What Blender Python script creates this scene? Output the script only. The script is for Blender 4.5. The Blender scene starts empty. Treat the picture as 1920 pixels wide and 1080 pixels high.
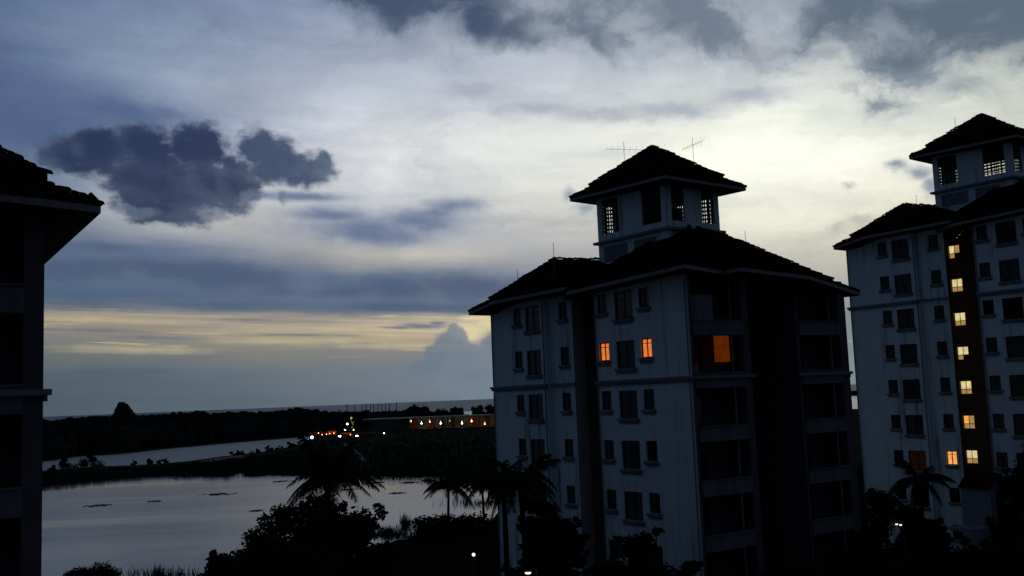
import bpy, bmesh, math, random
from mathutils import Vector, Matrix, noise as mnoise
D = bpy.data
SC = bpy.context.scene
COL = SC.collection
PI = math.pi

# ------------------------------------------------------------------ camera
F_PX, PITCH, ROLL, CAM_H = 1900.0, math.atan(205.5 / 1900.0), 0.04, 17.0
_f = Vector((0, math.cos(PITCH), math.sin(PITCH)))
_U0 = Vector((0, -math.sin(PITCH), math.cos(PITCH)))
_R0 = Vector((1, 0, 0))
_u = _U0 * math.cos(ROLL) + _R0 * math.sin(ROLL)
_r = _R0 * math.cos(ROLL) - _U0 * math.sin(ROLL)
cam_data = D.cameras.new('camera')
cam = D.objects.new('camera', cam_data)
COL.objects.link(cam)
cam.matrix_world = Matrix(((_r.x, _u.x, -_f.x, 0), (_r.y, _u.y, -_f.y, 0), (_r.z, _u.z, -_f.z, CAM_H), (0, 0, 0, 1)))
cam_data.sensor_fit = 'HORIZONTAL'
cam_data.sensor_width = 36.0
cam_data.lens = F_PX / 1920.0 * 36.0
cam_data.clip_start = 0.1
cam_data.clip_end = 60000
SC.camera = cam
SC.view_settings.view_transform = 'Standard'
SC.view_settings.look = 'None'
SC.view_settings.exposure = 0
SC.view_settings.gamma = 1
SC.view_settings.use_curve_mapping = False


def ray(px, py):
    return _f + _r * ((px - 960) / F_PX) - _u * ((py - 540) / F_PX)


def at(px, py, z=0.0, dist=None):
    """survey helper: the point of the place seen at photo pixel px,py on level z or at distance dist"""
    d = ray(px, py)
    t = dist / d.y if dist is not None else (z - CAM_H) / d.z
    return Vector((0, 0, CAM_H)) + d * t


def srgb(c):
    o = []
    for x in c[:3]:
        x /= 255.0
        o.append(x / 12.92 if x <= 0.04045 else ((x + 0.055) / 1.055) ** 2.4)
    return (o[0], o[1], o[2], 1.0)


# ------------------------------------------------------------------ world: dusk sky with cloud layers
W = D.worlds.new('World')
SC.world = W
W.use_nodes = True
NT = W.node_tree
NT.nodes.clear()


class NG:
    def __init__(s, t):
        s.t = t

    def n(s, kind, ins=None, **kw):
        nd = s.t.nodes.new(kind)
        for k, v in kw.items():
            setattr(nd, k, v)
        for k, v in (ins or {}).items():
            if isinstance(v, bpy.types.NodeSocket):
                s.t.links.new(v, nd.inputs[k])
            else:
                nd.inputs[k].default_value = v
        return nd

    def m(s, op, a, b=0.0, c=0.0, clamp=False):
        return s.n('ShaderNodeMath', {0: a, 1: b, 2: c}, operation=op, use_clamp=clamp).outputs[0]

    def vm(s, op, a, b=(0, 0, 0)):
        nd = s.n('ShaderNodeVectorMath', {0: a, 1: b}, operation=op)
        return nd.outputs['Value'] if op in ('LENGTH', 'DOT_PRODUCT', 'DISTANCE') else nd.outputs[0]

    def noise(s, vec, scale=1.0, detail=4.0, rough=0.5, dist=0.0):
        return s.n('ShaderNodeTexNoise', {'Vector': vec, 'Scale': scale, 'Detail': detail, 'Roughness': rough, 'Distortion': dist})

    def rng(s, v, a, b, c=0.0, d=1.0, smooth=False):
        return s.n('ShaderNodeMapRange', {'Value': v, 'From Min': a, 'From Max': b, 'To Min': c, 'To Max': d},
                   interpolation_type='SMOOTHSTEP' if smooth else 'LINEAR').outputs[0]

    def mix(s, f, a, b, mode='MIX'):
        nd = s.n('ShaderNodeMix', data_type='RGBA', blend_type=mode)
        for i, v in ((0, f), (6, a), (7, b)):
            if isinstance(v, bpy.types.NodeSocket):
                s.t.links.new(v, nd.inputs[i])
            else:
                nd.inputs[i].default_value = v
        return nd.outputs[2]


g = NG(NT)
dirv = g.n('ShaderNodeTexCoord').outputs['Generated']
dn = g.vm('NORMALIZE', dirv)
sep = g.n('ShaderNodeSeparateXYZ', {0: dn})
DEG = 180 / PI
az = g.m('MULTIPLY', g.m('ARCTAN2', sep.outputs[0], sep.outputs[1]), DEG)
el = g.m('MULTIPLY', g.m('ARCSINE', sep.outputs[2]), DEG)
azc = g.m('MINIMUM', g.m('MAXIMUM', az, -35.0), 35.0)
el2 = g.m('ADD', el, g.m('MULTIPLY', azc, 0.04))


def sdir(px, py):
    d = ray(px, py).normalized()
    a = math.degrees(math.atan2(d.x, d.y))
    e = math.degrees(math.asin(d.z))
    return a, e + 0.04 * max(-35, min(35, a))


# gentle domain warp, streaky
pv = g.n('ShaderNodeCombineXYZ', {0: az, 1: el2, 2: 0.0}).outputs[0]
wn = g.noise(g.vm('MULTIPLY', pv, (0.10, 0.35, 1)), 1.0, 6.0, 0.55).outputs['Color']
wv = g.vm('MULTIPLY', g.vm('SUBTRACT', wn, (0.5, 0.5, 0.5)), (5.0, 1.7, 0))
pw = g.vm('ADD', pv, wv)
sw = g.n('ShaderNodeSeparateXYZ', {0: pw})
COLS = [0, 160, 320, 480, 640, 800, 960, 1120, 1280, 1440, 1600, 1760, 1920]
ROWS = [
 (745, [(76,90,103),(80,94,107),(86,100,112),(94,105,118),(104,114,126),(112,121,133),(116,126,138),(120,130,142),(122,132,142),(124,134,144),(122,134,144),(120,132,142),(118,130,140)]),
 (700, [(82,96,108),(86,100,112),(93,105,117),(101,111,123),(111,119,131),(118,126,139),(120,129,143),(124,132,145),(128,136,146),(130,138,148),(126,138,148),(124,136,146),(120,130,140)]),
 (662, [(112,116,116),(116,118,117),(122,122,120),(128,128,126),(134,131,128),(140,136,134),(128,135,147),(130,138,150),(134,142,152),(136,142,150),(120,134,144),(120,132,142),(118,128,138)]),
 (642, [(132,128,122),(140,133,122),(146,138,124),(156,144,126),(168,154,132),(176,158,132),(150,148,150),(140,145,155),(140,146,156),(140,146,156),(122,134,142),(120,132,142),(120,130,138)]),
 (622, [(148,138,128),(158,144,128),(154,142,132),(174,156,138),(182,162,142),(208,186,154),(190,176,152),(160,158,158),(150,152,158),(146,150,158),(126,136,142),(122,132,142),(120,130,138)]),
 (604, [(166,152,138),(168,154,138),(174,158,140),(170,156,142),(184,168,150),(190,172,152),(196,186,166),(178,172,164),(166,164,162),(156,158,160),(130,138,144),(128,136,144),(124,132,140)]),
 (592, [(160,150,134),(152,144,132),(138,134,130),(124,126,134),(132,132,138),(158,150,142),(178,168,156),(172,168,164),(166,164,164),(156,158,160),(134,140,146),(130,138,146),(126,134,142)]),
 (575, [(76,96,124),(78,98,126),(82,100,128),(90,105,132),(98,110,136),(106,116,140),(128,132,148),(150,150,160),(160,158,162),(160,160,162),(140,144,150),(138,142,150),(134,140,146)]),
 (520, [(88,106,132),(88,106,136),(84,102,134),(86,102,134),(98,112,140),(112,122,146),(135,140,158),(152,152,164),(172,170,172),(182,178,176),(186,180,172),(182,176,168),(170,166,160)]),
 (475, [(84,100,130),(86,103,135),(98,112,142),(136,142,160),(188,182,178),(194,188,178),(166,166,174),(170,168,174),(198,193,186),(208,202,192),(208,200,186),(202,194,178),(190,182,168)]),
 (425, [(108,124,150),(160,166,180),(184,182,186),(192,187,188),(170,174,190),(174,178,192),(192,190,192),(198,194,192),(224,219,208),(234,229,215),(234,228,211),(226,219,200),(210,204,188)]),
 (360, [(118,134,158),(150,160,178),(172,176,190),(190,190,198),(200,202,212),(212,212,218),(222,220,218),(228,224,218),(240,236,223),(246,243,230),(243,240,228),(235,231,217),(222,218,204)]),
 (300, [(88,105,142),(86,103,142),(122,134,162),(166,170,192),(206,207,217),(222,222,226),(228,227,226),(236,234,229),(247,245,234),(252,251,240),(248,246,237),(243,241,231),(230,229,217)]),
 (240, [(78,98,138),(92,108,148),(125,140,170),(168,174,198),(202,204,217),(220,220,226),(227,227,228),(230,230,229),(238,236,229),(247,246,235),(250,249,239),(243,242,233),(222,222,212)]),
 (180, [(84,103,142),(112,132,165),(146,160,184),(165,172,195),(184,189,208),(192,195,211),(196,199,212),(204,206,215),(206,208,215),(214,215,217),(229,228,223),(222,222,217),(198,202,196)]),
 (120, [(98,117,154),(118,137,166),(131,148,176),(148,160,186),(166,173,196),(174,180,200),(181,186,203),(188,192,207),(190,194,206),(195,198,208),(188,191,198),(150,162,176),(158,166,172)]),
 (60,  [(88,111,148),(107,125,161),(122,138,170),(136,149,179),(150,160,186),(156,164,186),(168,173,191),(172,177,192),(174,179,194),(180,184,198),(146,157,175),(124,138,157),(124,135,150)]),
 (0,   [(80,104,138),(98,118,154),(116,133,165),(125,141,173),(136,150,179),(140,150,174),(168,174,193),(164,170,188),(152,160,177),(164,170,186),(128,140,158),(114,127,147),(106,119,137)]),
]
E_UP = [(32, 0.80), (55, 0.55), (85, 0.45)]


def ramp(cols, top=None):
    stops = [(sdir(px, 400)[0], srgb(c)) for px, c in zip(COLS, cols)]
    far = {-62: (60, 76, 104), -110: (38, 48, 72), 60: (112, 120, 134), 105: (50, 60, 84), 165: (34, 43, 64)}
    for a, c in far.items():
        stops.append((a, srgb(c)))
    if top is not None:
        k, mean = top
        mm = srgb((84, 99, 128))
        stops = [(a, tuple(c[i] * k * (1 - mean) + mm[i] * k * mean for i in range(3)) + (1.0,)) for a, c in stops]
    stops.append((-180, srgb((34, 43, 64))))
    stops.append((180, srgb((34, 43, 64))))
    stops.sort(key=lambda s: s[0])
    nd = g.n('ShaderNodeValToRGB')
    cr = nd.color_ramp
    cr.interpolation = 'B_SPLINE'
    while len(cr.elements) < len(stops):
        cr.elements.new(0.5)
    for e, (a, c) in zip(cr.elements, stops):
        e.position = (a + 180) / 360.0
    for e, (a, c) in zip(cr.elements, stops):
        e.color = c
    NT.links.new(azf, nd.inputs[0])
    return nd.outputs[0]


azf = g.m('DIVIDE', g.m('ADD', sw.outputs[0], 180.0), 360.0)
E = sw.outputs[1]
cur = ramp(ROWS[0][1])
e_prev = sdir(960, ROWS[0][0])[1]
for y, cols in ROWS[1:]:
    e1 = sdir(960, y)[1]
    cur = g.mix(g.rng(E, e_prev, e1), cur, ramp(cols))
    e_prev = e1
for e1, k in E_UP:
    cur = g.mix(g.rng(E, e_prev, e1), cur, ramp(ROWS[-1][1], (k, min(1, (e1 - 15) / 60.0))))
    e_prev = e1

# billowy warp for the separate clouds
b1 = g.noise(g.vm('MULTIPLY', pv, (0.55, 0.65, 1)), 1.0, 7.0, 0.62)
b2 = g.noise(g.vm('ADD', g.vm('MULTIPLY', pv, (1.6, 1.9, 1)), (7, 3, 1)), 1.0, 5.0, 0.6)
bw = g.vm('ADD', g.vm('MULTIPLY', g.vm('SUBTRACT', b1.outputs['Color'], (0.5, 0.5, 0.5)), (3.2, 2.4, 0)),
          g.vm('MULTIPLY', g.vm('SUBTRACT', b2.outputs['Color'], (0.5, 0.5, 0.5)), (0.9, 0.8, 0)))
tn = g.noise(g.vm('ADD', g.vm('MULTIPLY', pv, (0.22, 0.34, 1)), (3, 9, 4)), 1.0, 4.0, 0.5, 0.6).outputs['Fac']
fine = g.noise(g.vm('MULTIPLY', pv, (0.9, 1.3, 1)), 1.0, 8.0, 0.6).outputs['Fac']


pw2 = g.vm('ADD', pv, g.vm('MULTIPLY', bw, (0.35, 0.35, 0)))
vor = g.n('ShaderNodeTexVoronoi', {'Vector': g.vm('MULTIPLY', pw2, (0.62, 0.75, 1)), 'Scale': 1.0, 'Smoothness': 0.35, 'Detail': 2.0, 'Roughness': 0.5}, feature='SMOOTH_F1')
puff = g.m('SUBTRACT', 0.50, vor.outputs['Distance'])

md = g.noise(g.vm('ADD', g.vm('MULTIPLY', g.vm('ADD', pv, g.vm('MULTIPLY', bw, (0.5, 0.5, 0))), (0.20, 0.27, 1)), (5.5, 2.2, 3)), 1.0, 7.0, 0.6, 0.7).outputs['Fac']


def cloud(blobs, c_dark, c_light, lo, hi, strength=1.0, warp=1.0, amp=0.3, bias=None, streak=False, puffs=0.0, mid=0.0):
    """soft cloud: union of ellipses (photo px: x,y,rx,ry) in sky directions, edges broken by fractal noise"""
    global cur
    src = g.vm('ADD', pv, g.vm('MULTIPLY', bw if not streak else wv, (warp, warp, 0)))
    field = None
    for x, y, rx, ry in blobs:
        a, e = sdir(x, y)
        k = math.degrees(1 / F_PX)
        q = g.vm('MULTIPLY', g.vm('SUBTRACT', src, (a, e, 0)), (1 / (rx * k), 1 / (ry * k), 0))
        f = g.m('SUBTRACT', 1.0, g.vm('LENGTH', q))
        field = f if field is None else g.m('SMOOTH_MAX', field, f, 0.25)
    field = g.m('ADD', field, g.m('MULTIPLY', g.m('SUBTRACT', fine, 0.5), amp))
    if mid:
        field = g.m('ADD', field, g.m('MULTIPLY', g.m('SUBTRACT', md, 0.5), mid))
    if puffs:
        field = g.m('ADD', field, g.m('MULTIPLY', puff, puffs))
    msk = g.m('MULTIPLY', g.rng(field, lo, hi, smooth=True), strength)
    tone = g.rng(g.m('ADD', tn, g.m('MULTIPLY', g.m('SUBTRACT', field, 0.45), -0.35)), 0.30, 0.70, smooth=True)
    if puffs:
        tone = g.m('ADD', g.m('MULTIPLY', tone, 0.7), g.m('MULTIPLY', g.rng(puff, 0.0, 0.45), 0.3))
    c = g.mix(tone, srgb(c_dark), srgb(c_light))
    cur = g.mix(msk, cur, c)


# streak brightness, cirrus texture
stn = g.noise(g.vm('MULTIPLY', pv, (0.12, 0.9, 1)), 1.0, 7.0, 0.62, 0.4).outputs['Fac']
big = g.noise(g.vm('MULTIPLY', g.vm('ADD', pv, g.vm('MULTIPLY', bw, (0.8, 0.8, 0))), (0.10, 0.24, 1)), 1.0, 7.0, 0.60, 0.8).outputs['Fac']
cur = g.mix(1.0, cur, g.n('ShaderNodeCombineXYZ', {0: g.rng(stn, 0.2, 0.8, 0.88, 1.10), 1: g.rng(stn, 0.2, 0.8, 0.89, 1.10), 2: g.rng(stn, 0.2, 0.8, 0.92, 1.08)}).outputs[0], 'MULTIPLY')
amt = g.rng(el2, 5.5, 9.0)
bgm = g.m('ADD', 1.0, g.m('MULTIPLY', g.m('SUBTRACT', big, 0.5), g.m('MULTIPLY', amt, 0.95)))
cur = g.mix(1.0, cur, g.n('ShaderNodeCombineXYZ', {0: bgm, 1: g.m('ADD', g.m('MULTIPLY', bgm, 0.93), 0.07), 2: g.m('ADD', g.m('MULTIPLY', bgm, 0.75), 0.25)}).outputs[0], 'MULTIPLY')
# grey arc under the upper cloud deck
cloud([(1010, 205, 150, 24), (1130, 212, 150, 28), (1260, 208, 150, 30), (890, 165, 110, 28), (1400, 180, 120, 30)], (166, 170, 188), (190, 193, 206), -0.1, 0.9, 0.8, 0.5, 0.5)
# soft bright edge below it
cloud([(1100, 262, 260, 26), (1350, 245, 180, 28)], (240, 239, 234), (248, 246, 238), -0.1, 1.0, 0.6, 0.4, 0.3)
# long slate bands
cloud([(150, 495, 300, 34), (400, 512, 330, 38), (640, 542, 360, 34), (900, 548, 300, 34), (1060, 560, 200, 40)], (76, 92, 122), (100, 114, 140), -0.15, 0.75, 0.85, 1.3, 0.5, streak=True)
cloud([(60, 572, 380, 16), (420, 574, 380, 15), (780, 576, 320, 13)], (76, 94, 120), (94, 108, 132), -0.1, 0.6, 0.8, 0.6, 0.3, streak=True)
# lens shaped cloud
cloud([(690, 428, 170, 42), (780, 414, 150, 34), (860, 388, 90, 20), (620, 400, 110, 26), (570, 365, 130, 16)], (100, 115, 149), (142, 151, 176), -0.15, 0.95, 0.92, 0.7, 0.5, streak=True)
cloud([(720, 440, 110, 20), (830, 400, 60, 12)], (92, 108, 146), (120, 132, 162), -0.1, 0.9, 0.6, 0.6, 0.6, streak=True)
# soft slate cloud at the left
cloud([(40, 235, 210, 80), (220, 208, 200, 36), (0, 330, 160, 90)], (76, 96, 136), (94, 112, 150), -0.2, 0.9, 0.75, 0.7, 0.4)
# big dark cumulus
cloud([(125, 292, 60, 44), (190, 278, 76, 50), (268, 272, 78, 52), (300, 340, 100, 66), (372, 282, 70, 62), (345, 375, 130, 56), (435, 345, 64, 72), (260, 335, 90, 56), (300, 392, 100, 40), (385, 350, 80, 60)],
      (38, 52, 86), (80, 94, 122), -0.02, 0.36, 0.97, 0.32, 0.75, puffs=0.22)
cloud([(486, 282, 52, 50), (512, 296, 62, 54), (545, 312, 66, 46), (578, 322, 62, 38), (604, 312, 26, 36), (515, 325, 60, 34)], (56, 72, 104), (96, 110, 136), -0.04, 0.46, 0.95, 0.42, 0.85, puffs=0.20)
cloud([(250, 398, 50, 14), (400, 402, 40, 16), (470, 372, 26, 20), (530, 372, 14, 20)], (96, 110, 134), (150, 156, 172), -0.1, 0.8, 0.7, 0.5, 0.9)
# top centre
cloud([(720, -20, 190, 110), (830, -10, 170, 110), (900, 30, 90, 70), (990, 60, 120, 50)], (62, 78, 108), (116, 130, 154), -0.1, 0.75, 0.95, 0.3, 0.35, mid=2.0)
cloud([(1120, -10, 220, 110), (1270, 10, 170, 130), (1040, 40, 100, 60), (1320, 60, 90, 80)], (104, 117, 138), (152, 160, 176), -0.1, 0.85, 0.88, 0.3, 0.35, mid=2.6)
cloud([(1620, -20, 240, 130), (1780, 10, 230, 150), (1900, 20, 150, 130), (1700, 110, 130, 110)], (90, 105, 126), (140, 151, 168), -0.05, 0.7, 0.93, 0.3, 0.35, mid=2.2)
cloud([(1420, 112, 46, 36), (1550, 102, 50, 22), (1800, 155, 80, 26)], (156, 160, 170), (178, 181, 190), -0.1, 1.0, 0.7, 0.7, 0.9)
cloud([(1830, 120, 60, 30), (1870, 180, 70, 50), (1750, 190, 30, 40)], (200, 204, 200), (226, 226, 218), -0.1, 1.0, 0.6, 0.7, 0.9)
# small scraps
cloud([(1066, 366, 24, 22), (1100, 388, 40, 20), (1128, 398, 28, 14)], (138, 148, 172), (186, 189, 198), -0.1, 0.9, 0.85, 0.35, 0.9)
cloud([(1680, 312, 32, 16), (1720, 322, 40, 20), (1752, 345, 30, 28)], (126, 138, 162), (188, 190, 194), -0.1, 0.9, 0.85, 0.4, 0.9)
cloud([(1570, 430, 40, 18), (1620, 412, 36, 16), (1590, 350, 16, 10)], (170, 168, 168), (205, 200, 192), -0.1, 1.0, 0.6, 0.5, 0.9)
# the yellow band is torn into streaks by grey blue haze
bn1 = g.noise(g.vm('ADD', g.vm('MULTIPLY', pv, (0.055, 1.9, 1)), (3.3, 0.4, 2)), 1.0, 6.0, 0.62, 0.5).outputs['Fac']
bn2 = g.noise(g.vm('ADD', g.vm('MULTIPLY', pv, (0.16, 3.6, 1)), (1.3, 5.4, 7)), 1.0, 5.0, 0.6, 0.3).outputs['Fac']
band = g.m('MULTIPLY', g.rng(el2, 2.1, 3.0, smooth=True), g.rng(el2, 4.9, 4.4, smooth=True))
hz = g.rng(g.m('ADD', g.m('MULTIPLY', bn1, 0.65), g.m('MULTIPLY', bn2, 0.35)), 0.47, 0.62, smooth=True)
cur = g.mix(g.m('MULTIPLY', g.m('MULTIPLY', band, hz), 0.62), cur, srgb((128, 128, 136)))
hz2 = g.rng(g.m('ADD', g.m('MULTIPLY', bn1, 0.5), g.m('MULTIPLY', bn2, 0.5)), 0.46, 0.36, smooth=True)
cur = g.mix(g.m('MULTIPLY', g.m('MULTIPLY', band, hz2), 0.65), cur, srgb((224, 204, 166)))
# yellow band: bright streaks and thin dark bars
cloud([(150, 600, 240, 6), (640, 622, 240, 7), (780, 650, 170, 9), (560, 640, 200, 7), (260, 655, 150, 8), (780, 610, 160, 6)], (200, 184, 150), (214, 198, 164), -0.3, 1.2, 0.6, 0.25, 1.0, streak=True)
cloud([(300, 634, 120, 6), (460, 600, 90, 6), (150, 620, 160, 6), (560, 629, 140, 4)], (106, 110, 126), (136, 133, 136), -0.2, 1.0, 0.75, 0.2, 0.9, streak=True)
cloud([(790, 611, 70, 7), (750, 614, 50, 4), (820, 606, 24, 7)], (104, 112, 134), (126, 132, 148), -0.1, 0.8, 0.85, 0.10, 0.7)
# bright rim, then the towering cumulus low at the right
cloud([(880, 622, 46, 26), (912, 606, 30, 12), (905, 596, 60, 10)], (226, 208, 164), (240, 224, 182), 0.0, 0.8, 0.8, 0.10, 0.4)
cloud([(852, 622, 18, 22), (838, 640, 30, 26), (862, 640, 24, 40), (822, 668, 34, 30), (876, 664, 44, 30), (925, 652, 32, 40), (905, 700, 150, 44), (1000, 680, 90, 70), (1040, 720, 300, 50), (800, 690, 60, 20)],
      (108, 121, 140), (120, 132, 150), -0.04, 0.30, 0.82, 0.12, 0.6, puffs=0.30)
SKY_GAIN = 1.0
cur = g.mix(1.0, cur, (0.968, 1.0, 0.965, 1), 'MULTIPLY')
cur = g.n('ShaderNodeHueSaturation', {'Saturation': 0.96, 'Color': cur}).outputs[0]
bg = g.n('ShaderNodeBackground', {'Color': cur, 'Strength': SKY_GAIN})
out = g.n('ShaderNodeOutputWorld')
NT.links.new(bg.outputs[0], out.inputs['Surface'])
W.cycles.sampling_method = 'MANUAL'
W.cycles.sample_map_resolution = 512

sun_d = D.lights.new('sun', 'SUN')
sun_d.energy = 0.03
sun_d.angle = math.radians(12)
sun_d.color = (1.0, 0.82, 0.6)
sun = D.objects.new('sun', sun_d)
COL.objects.link(sun)
sd = Vector((math.sin(math.radians(12)) * math.cos(math.radians(10)), math.cos(math.radians(12)) * math.cos(math.radians(10)), math.sin(math.radians(10))))
sun.rotation_euler = sd.to_track_quat('Z', 'Y').to_euler()

# ------------------------------------------------------------------ helpers
RND = random.Random(11)


def tag(o, label=None, cat=None, group=None, kind=None):
    if label: o['label'] = label
    if cat: o['category'] = cat
    if group: o['group'] = group
    if kind: o['kind'] = kind
    return o


def empty(name, loc=(0, 0, 0), rz=0.0):
    o = D.objects.new(name, None)
    o.location = loc
    o.rotation_euler = (0, 0, rz)
    o.empty_display_size = 0.3
    COL.objects.link(o)
    return o


def link(name, me, parent=None, loc=None, rot=None):
    o = D.objects.new(name, me)
    COL.objects.link(o)
    if parent: o.parent = parent
    if loc is not None: o.location = loc
    if rot is not None: o.rotation_euler = rot
    return o


class MB:
    """collects faces, builds ONE mesh"""
    def __init__(s):
        s.v = []; s.f = []

    def quad(s, a, b, c, d):
        n = len(s.v); s.v += [tuple(a), tuple(b), tuple(c), tuple(d)]; s.f.append((n, n+1, n+2, n+3))

    def tri(s, a, b, c):
        n = len(s.v); s.v += [tuple(a), tuple(b), tuple(c)]; s.f.append((n, n+1, n+2))

    def box(s, x0, x1, y0, y1, z0, z1):
        n = len(s.v)
        s.v += [(x0,y0,z0),(x1,y0,z0),(x1,y1,z0),(x0,y1,z0),(x0,y0,z1),(x1,y0,z1),(x1,y1,z1),(x0,y1,z1)]
        for f in ((0,3,2,1),(4,5,6,7),(0,1,5,4),(1,2,6,5),(2,3,7,6),(3,0,4,7)):
            s.f.append(tuple(n+i for i in f))

    def tube(s, pts, rad, seg=6, cap=True):
        n0 = len(s.v)
        pts = [Vector(p) for p in pts]
        for i, p in enumerate(pts):
            d = (pts[min(i+1, len(pts)-1)] - pts[max(i-1, 0)]).normalized()
            a = d.orthogonal().normalized() if i == 0 else (a - d * a.dot(d)).normalized()
            b = d.cross(a)
            r = rad[i] if isinstance(rad, (list, tuple)) else rad
            for k in range(seg):
                t = 2 * PI * k / seg
                s.v.append(tuple(p + a * (r * math.cos(t)) + b * (r * math.sin(t))))
        for i in range(len(pts) - 1):
            for k in range(seg):
                k2 = (k + 1) % seg
                s.f.append((n0+i*seg+k, n0+i*seg+k2, n0+(i+1)*seg+k2, n0+(i+1)*seg+k))
        if cap:
            s.f.append(tuple(n0 + k for k in range(seg))[::-1])
            s.f.append(tuple(n0 + (len(pts)-1)*seg + k for k in range(seg)))

    def ball(s, c, r, seg=8, rings=5, sq=1.0):
        n0 = len(s.v)
        for i in range(rings + 1):
            ph = PI * i / rings
            for k in range(seg):
                t = 2 * PI * k / seg
                s.v.append((c[0]+r*math.sin(ph)*math.cos(t), c[1]+r*math.sin(ph)*math.sin(t), c[2]+r*sq*math.cos(ph)))
        for i in range(rings):
            for k in range(seg):
                k2 = (k+1) % seg
                s.f.append((n0+i*seg+k, n0+(i+1)*seg+k, n0+(i+1)*seg+k2, n0+i*seg+k2))

    def mesh(s, name, mat, smooth=False):
        me = D.meshes.new(name)
        me.from_pydata(s.v, [], s.f)
        me.materials.append(mat)
        if smooth:
            me.polygons.foreach_set('use_smooth', [True] * len(me.polygons))
        me.update()
        return me

    def obj(s, name, mat, parent=None, smooth=False):
        return link(name, s.mesh(name, mat, smooth), parent)


def material(name, col, rough=0.8, spec=0.3, noise=None, bump=None, col2=None, metallic=0.0, emit=None, estr=0.0, coord='Object'):
    m = D.materials.new(name)
    m.use_nodes = True
    t = m.node_tree
    b = t.nodes['Principled BSDF']
    q = NG(t)
    b.inputs['Roughness'].default_value = rough
    b.inputs['Specular IOR Level'].default_value = spec
    b.inputs['Metallic'].default_value = metallic
    b.inputs['Base Color'].default_value = (*col, 1)
    co = q.n('ShaderNodeTexCoord').outputs[coord]
    if noise:
        n1 = q.noise(co, noise, 6, 0.65).outputs['Fac']
        n2 = q.noise(q.vm('MULTIPLY', co, (1.0, 1.0, 0.22)), noise * 3.1, 5, 0.6).outputs['Fac']
        f = q.rng(q.m('ADD', q.m('MULTIPLY', n1, 0.6), q.m('MULTIPLY', n2, 0.4)), 0.35, 0.68)
        c2 = col2 or tuple(x * 0.6 for x in col)
        t.links.new(q.mix(f, (*c2, 1), (*col, 1)), b.inputs['Base Color'])
    if bump:
        sc, st = bump
        nb = q.noise(co, sc, 5, 0.6).outputs['Fac']
        bn = q.n('ShaderNodeBump', {'Strength': st, 'Distance': 0.05, 'Height': nb})
        t.links.new(bn.outputs[0], b.inputs['Normal'])
    if emit:
        ne = q.noise(co, 2.5, 2, 0.5).outputs['Fac']
        b.inputs['Emission Color'].default_value = (*emit, 1)
        t.links.new(q.rng(ne, 0.3, 0.7, estr * 0.75, estr * 1.15), b.inputs['Emission Strength'])
    return m


M_WALL = material('painted_wall', (0.68, 0.78, 0.80), 0.85, 0.2, 0.35, (14, 0.25), (0.54, 0.63, 0.65))
def stain(m, dark):
    t = m.node_tree; q = NG(t); b = t.nodes['Principled BSDF']
    src = b.inputs['Base Color'].links[0].from_socket
    co = q.n('ShaderNodeTexCoord').outputs['Object']
    st = q.noise(q.vm('MULTIPLY', co, (2.2, 2.2, 0.12)), 1.0, 5, 0.6).outputs['Fac']
    pt = q.noise(q.vm('MULTIPLY', co, (0.28, 0.28, 0.16)), 1.0, 6, 0.65, 0.5).outputs['Fac']
    f = q.m('MULTIPLY', q.rng(st, 0.5, 0.72, 0, 1, True), q.rng(pt, 0.38, 0.60, 0.15, 1.0, True))
    t.links.new(q.mix(f, src, (*dark, 1)), b.inputs['Base Color'])


stain(M_WALL, (0.19, 0.22, 0.21))
M_WALLB = material('shade_tinted_bay', (0.10, 0.10, 0.11), 0.85, 0.2, 0.4, (14, 0.25), (0.06, 0.06, 0.07))  # darker wall paint; the balcony side's shade is put into the colour
M_BROWN = material('brown_paint', (0.36, 0.31, 0.23), 0.8, 0.2, 0.5, (14, 0.25), (0.26, 0.22, 0.17))
M_SIDELIT = material('brightened_side_paint', (0.80, 0.72, 0.64), 0.85, 0.2, 0.5, (14, 0.25), (0.66, 0.58, 0.50))  # lighter than the brown well: brightness for the dim slot put into the colour
M_TRIM = material('trim_paint', (0.22, 0.23, 0.26), 0.8, 0.2, 0.8, (20, 0.2))
M_PARA = material('parapet_render', (0.17, 0.17, 0.18), 0.85, 0.1, 0.8, (12, 0.3), (0.09, 0.09, 0.10))
M_FRAME = material('dark_timber', (0.018, 0.013, 0.011), 0.6, 0.3, 3.0, (30, 0.2))
M_GLASS = material('window_glass', (0.006, 0.007, 0.009), 0.12, 0.35, 1.5)
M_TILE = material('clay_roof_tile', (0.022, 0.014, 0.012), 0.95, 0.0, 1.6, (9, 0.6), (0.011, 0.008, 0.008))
M_FASCIA = material('fascia_board', (0.30, 0.27, 0.265), 0.8, 0.2, 1.2, (10, 0.3), (0.18, 0.165, 0.16))
M_SOFFIT = material('soffit_timber', (0.05, 0.04, 0.035), 0.9, 0.1, 1.5, (10, 0.3))
M_INNER = material('dark_interior', (0.03, 0.027, 0.027), 0.9, 0.1, 1.0)
M_METAL = material('weathered_metal', (0.13, 0.13, 0.13), 0.55, 0.4, 2.0, metallic=0.6)
M_ORANGE = material('orange_lit_curtain', (0.2, 0.05, 0.01), 0.8, 0.2, 3.0, emit=(1.0, 0.24, 0.035), estr=0.8)
M_ORANGE2 = material('dim_orange_glow', (0.1, 0.03, 0.01), 0.8, 0.2, 3.0, emit=(1.0, 0.14, 0.02), estr=0.16)
M_ORANGE3 = material('faint_red_glow', (0.05, 0.02, 0.01), 0.8, 0.2, 3.0, emit=(1.0, 0.08, 0.02), estr=0.03)
M_ORANGE5 = material('dull_orange_glow', (0.03, 0.02, 0.015), 0.8, 0.2, 3.0, emit=(1.0, 0.25, 0.06), estr=0.007)
M_AMBER = material('amber_lit_curtain', (0.2, 0.05, 0.01), 0.8, 0.2, 3.0, emit=(1.0, 0.42, 0.1), estr=0.95)
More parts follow.
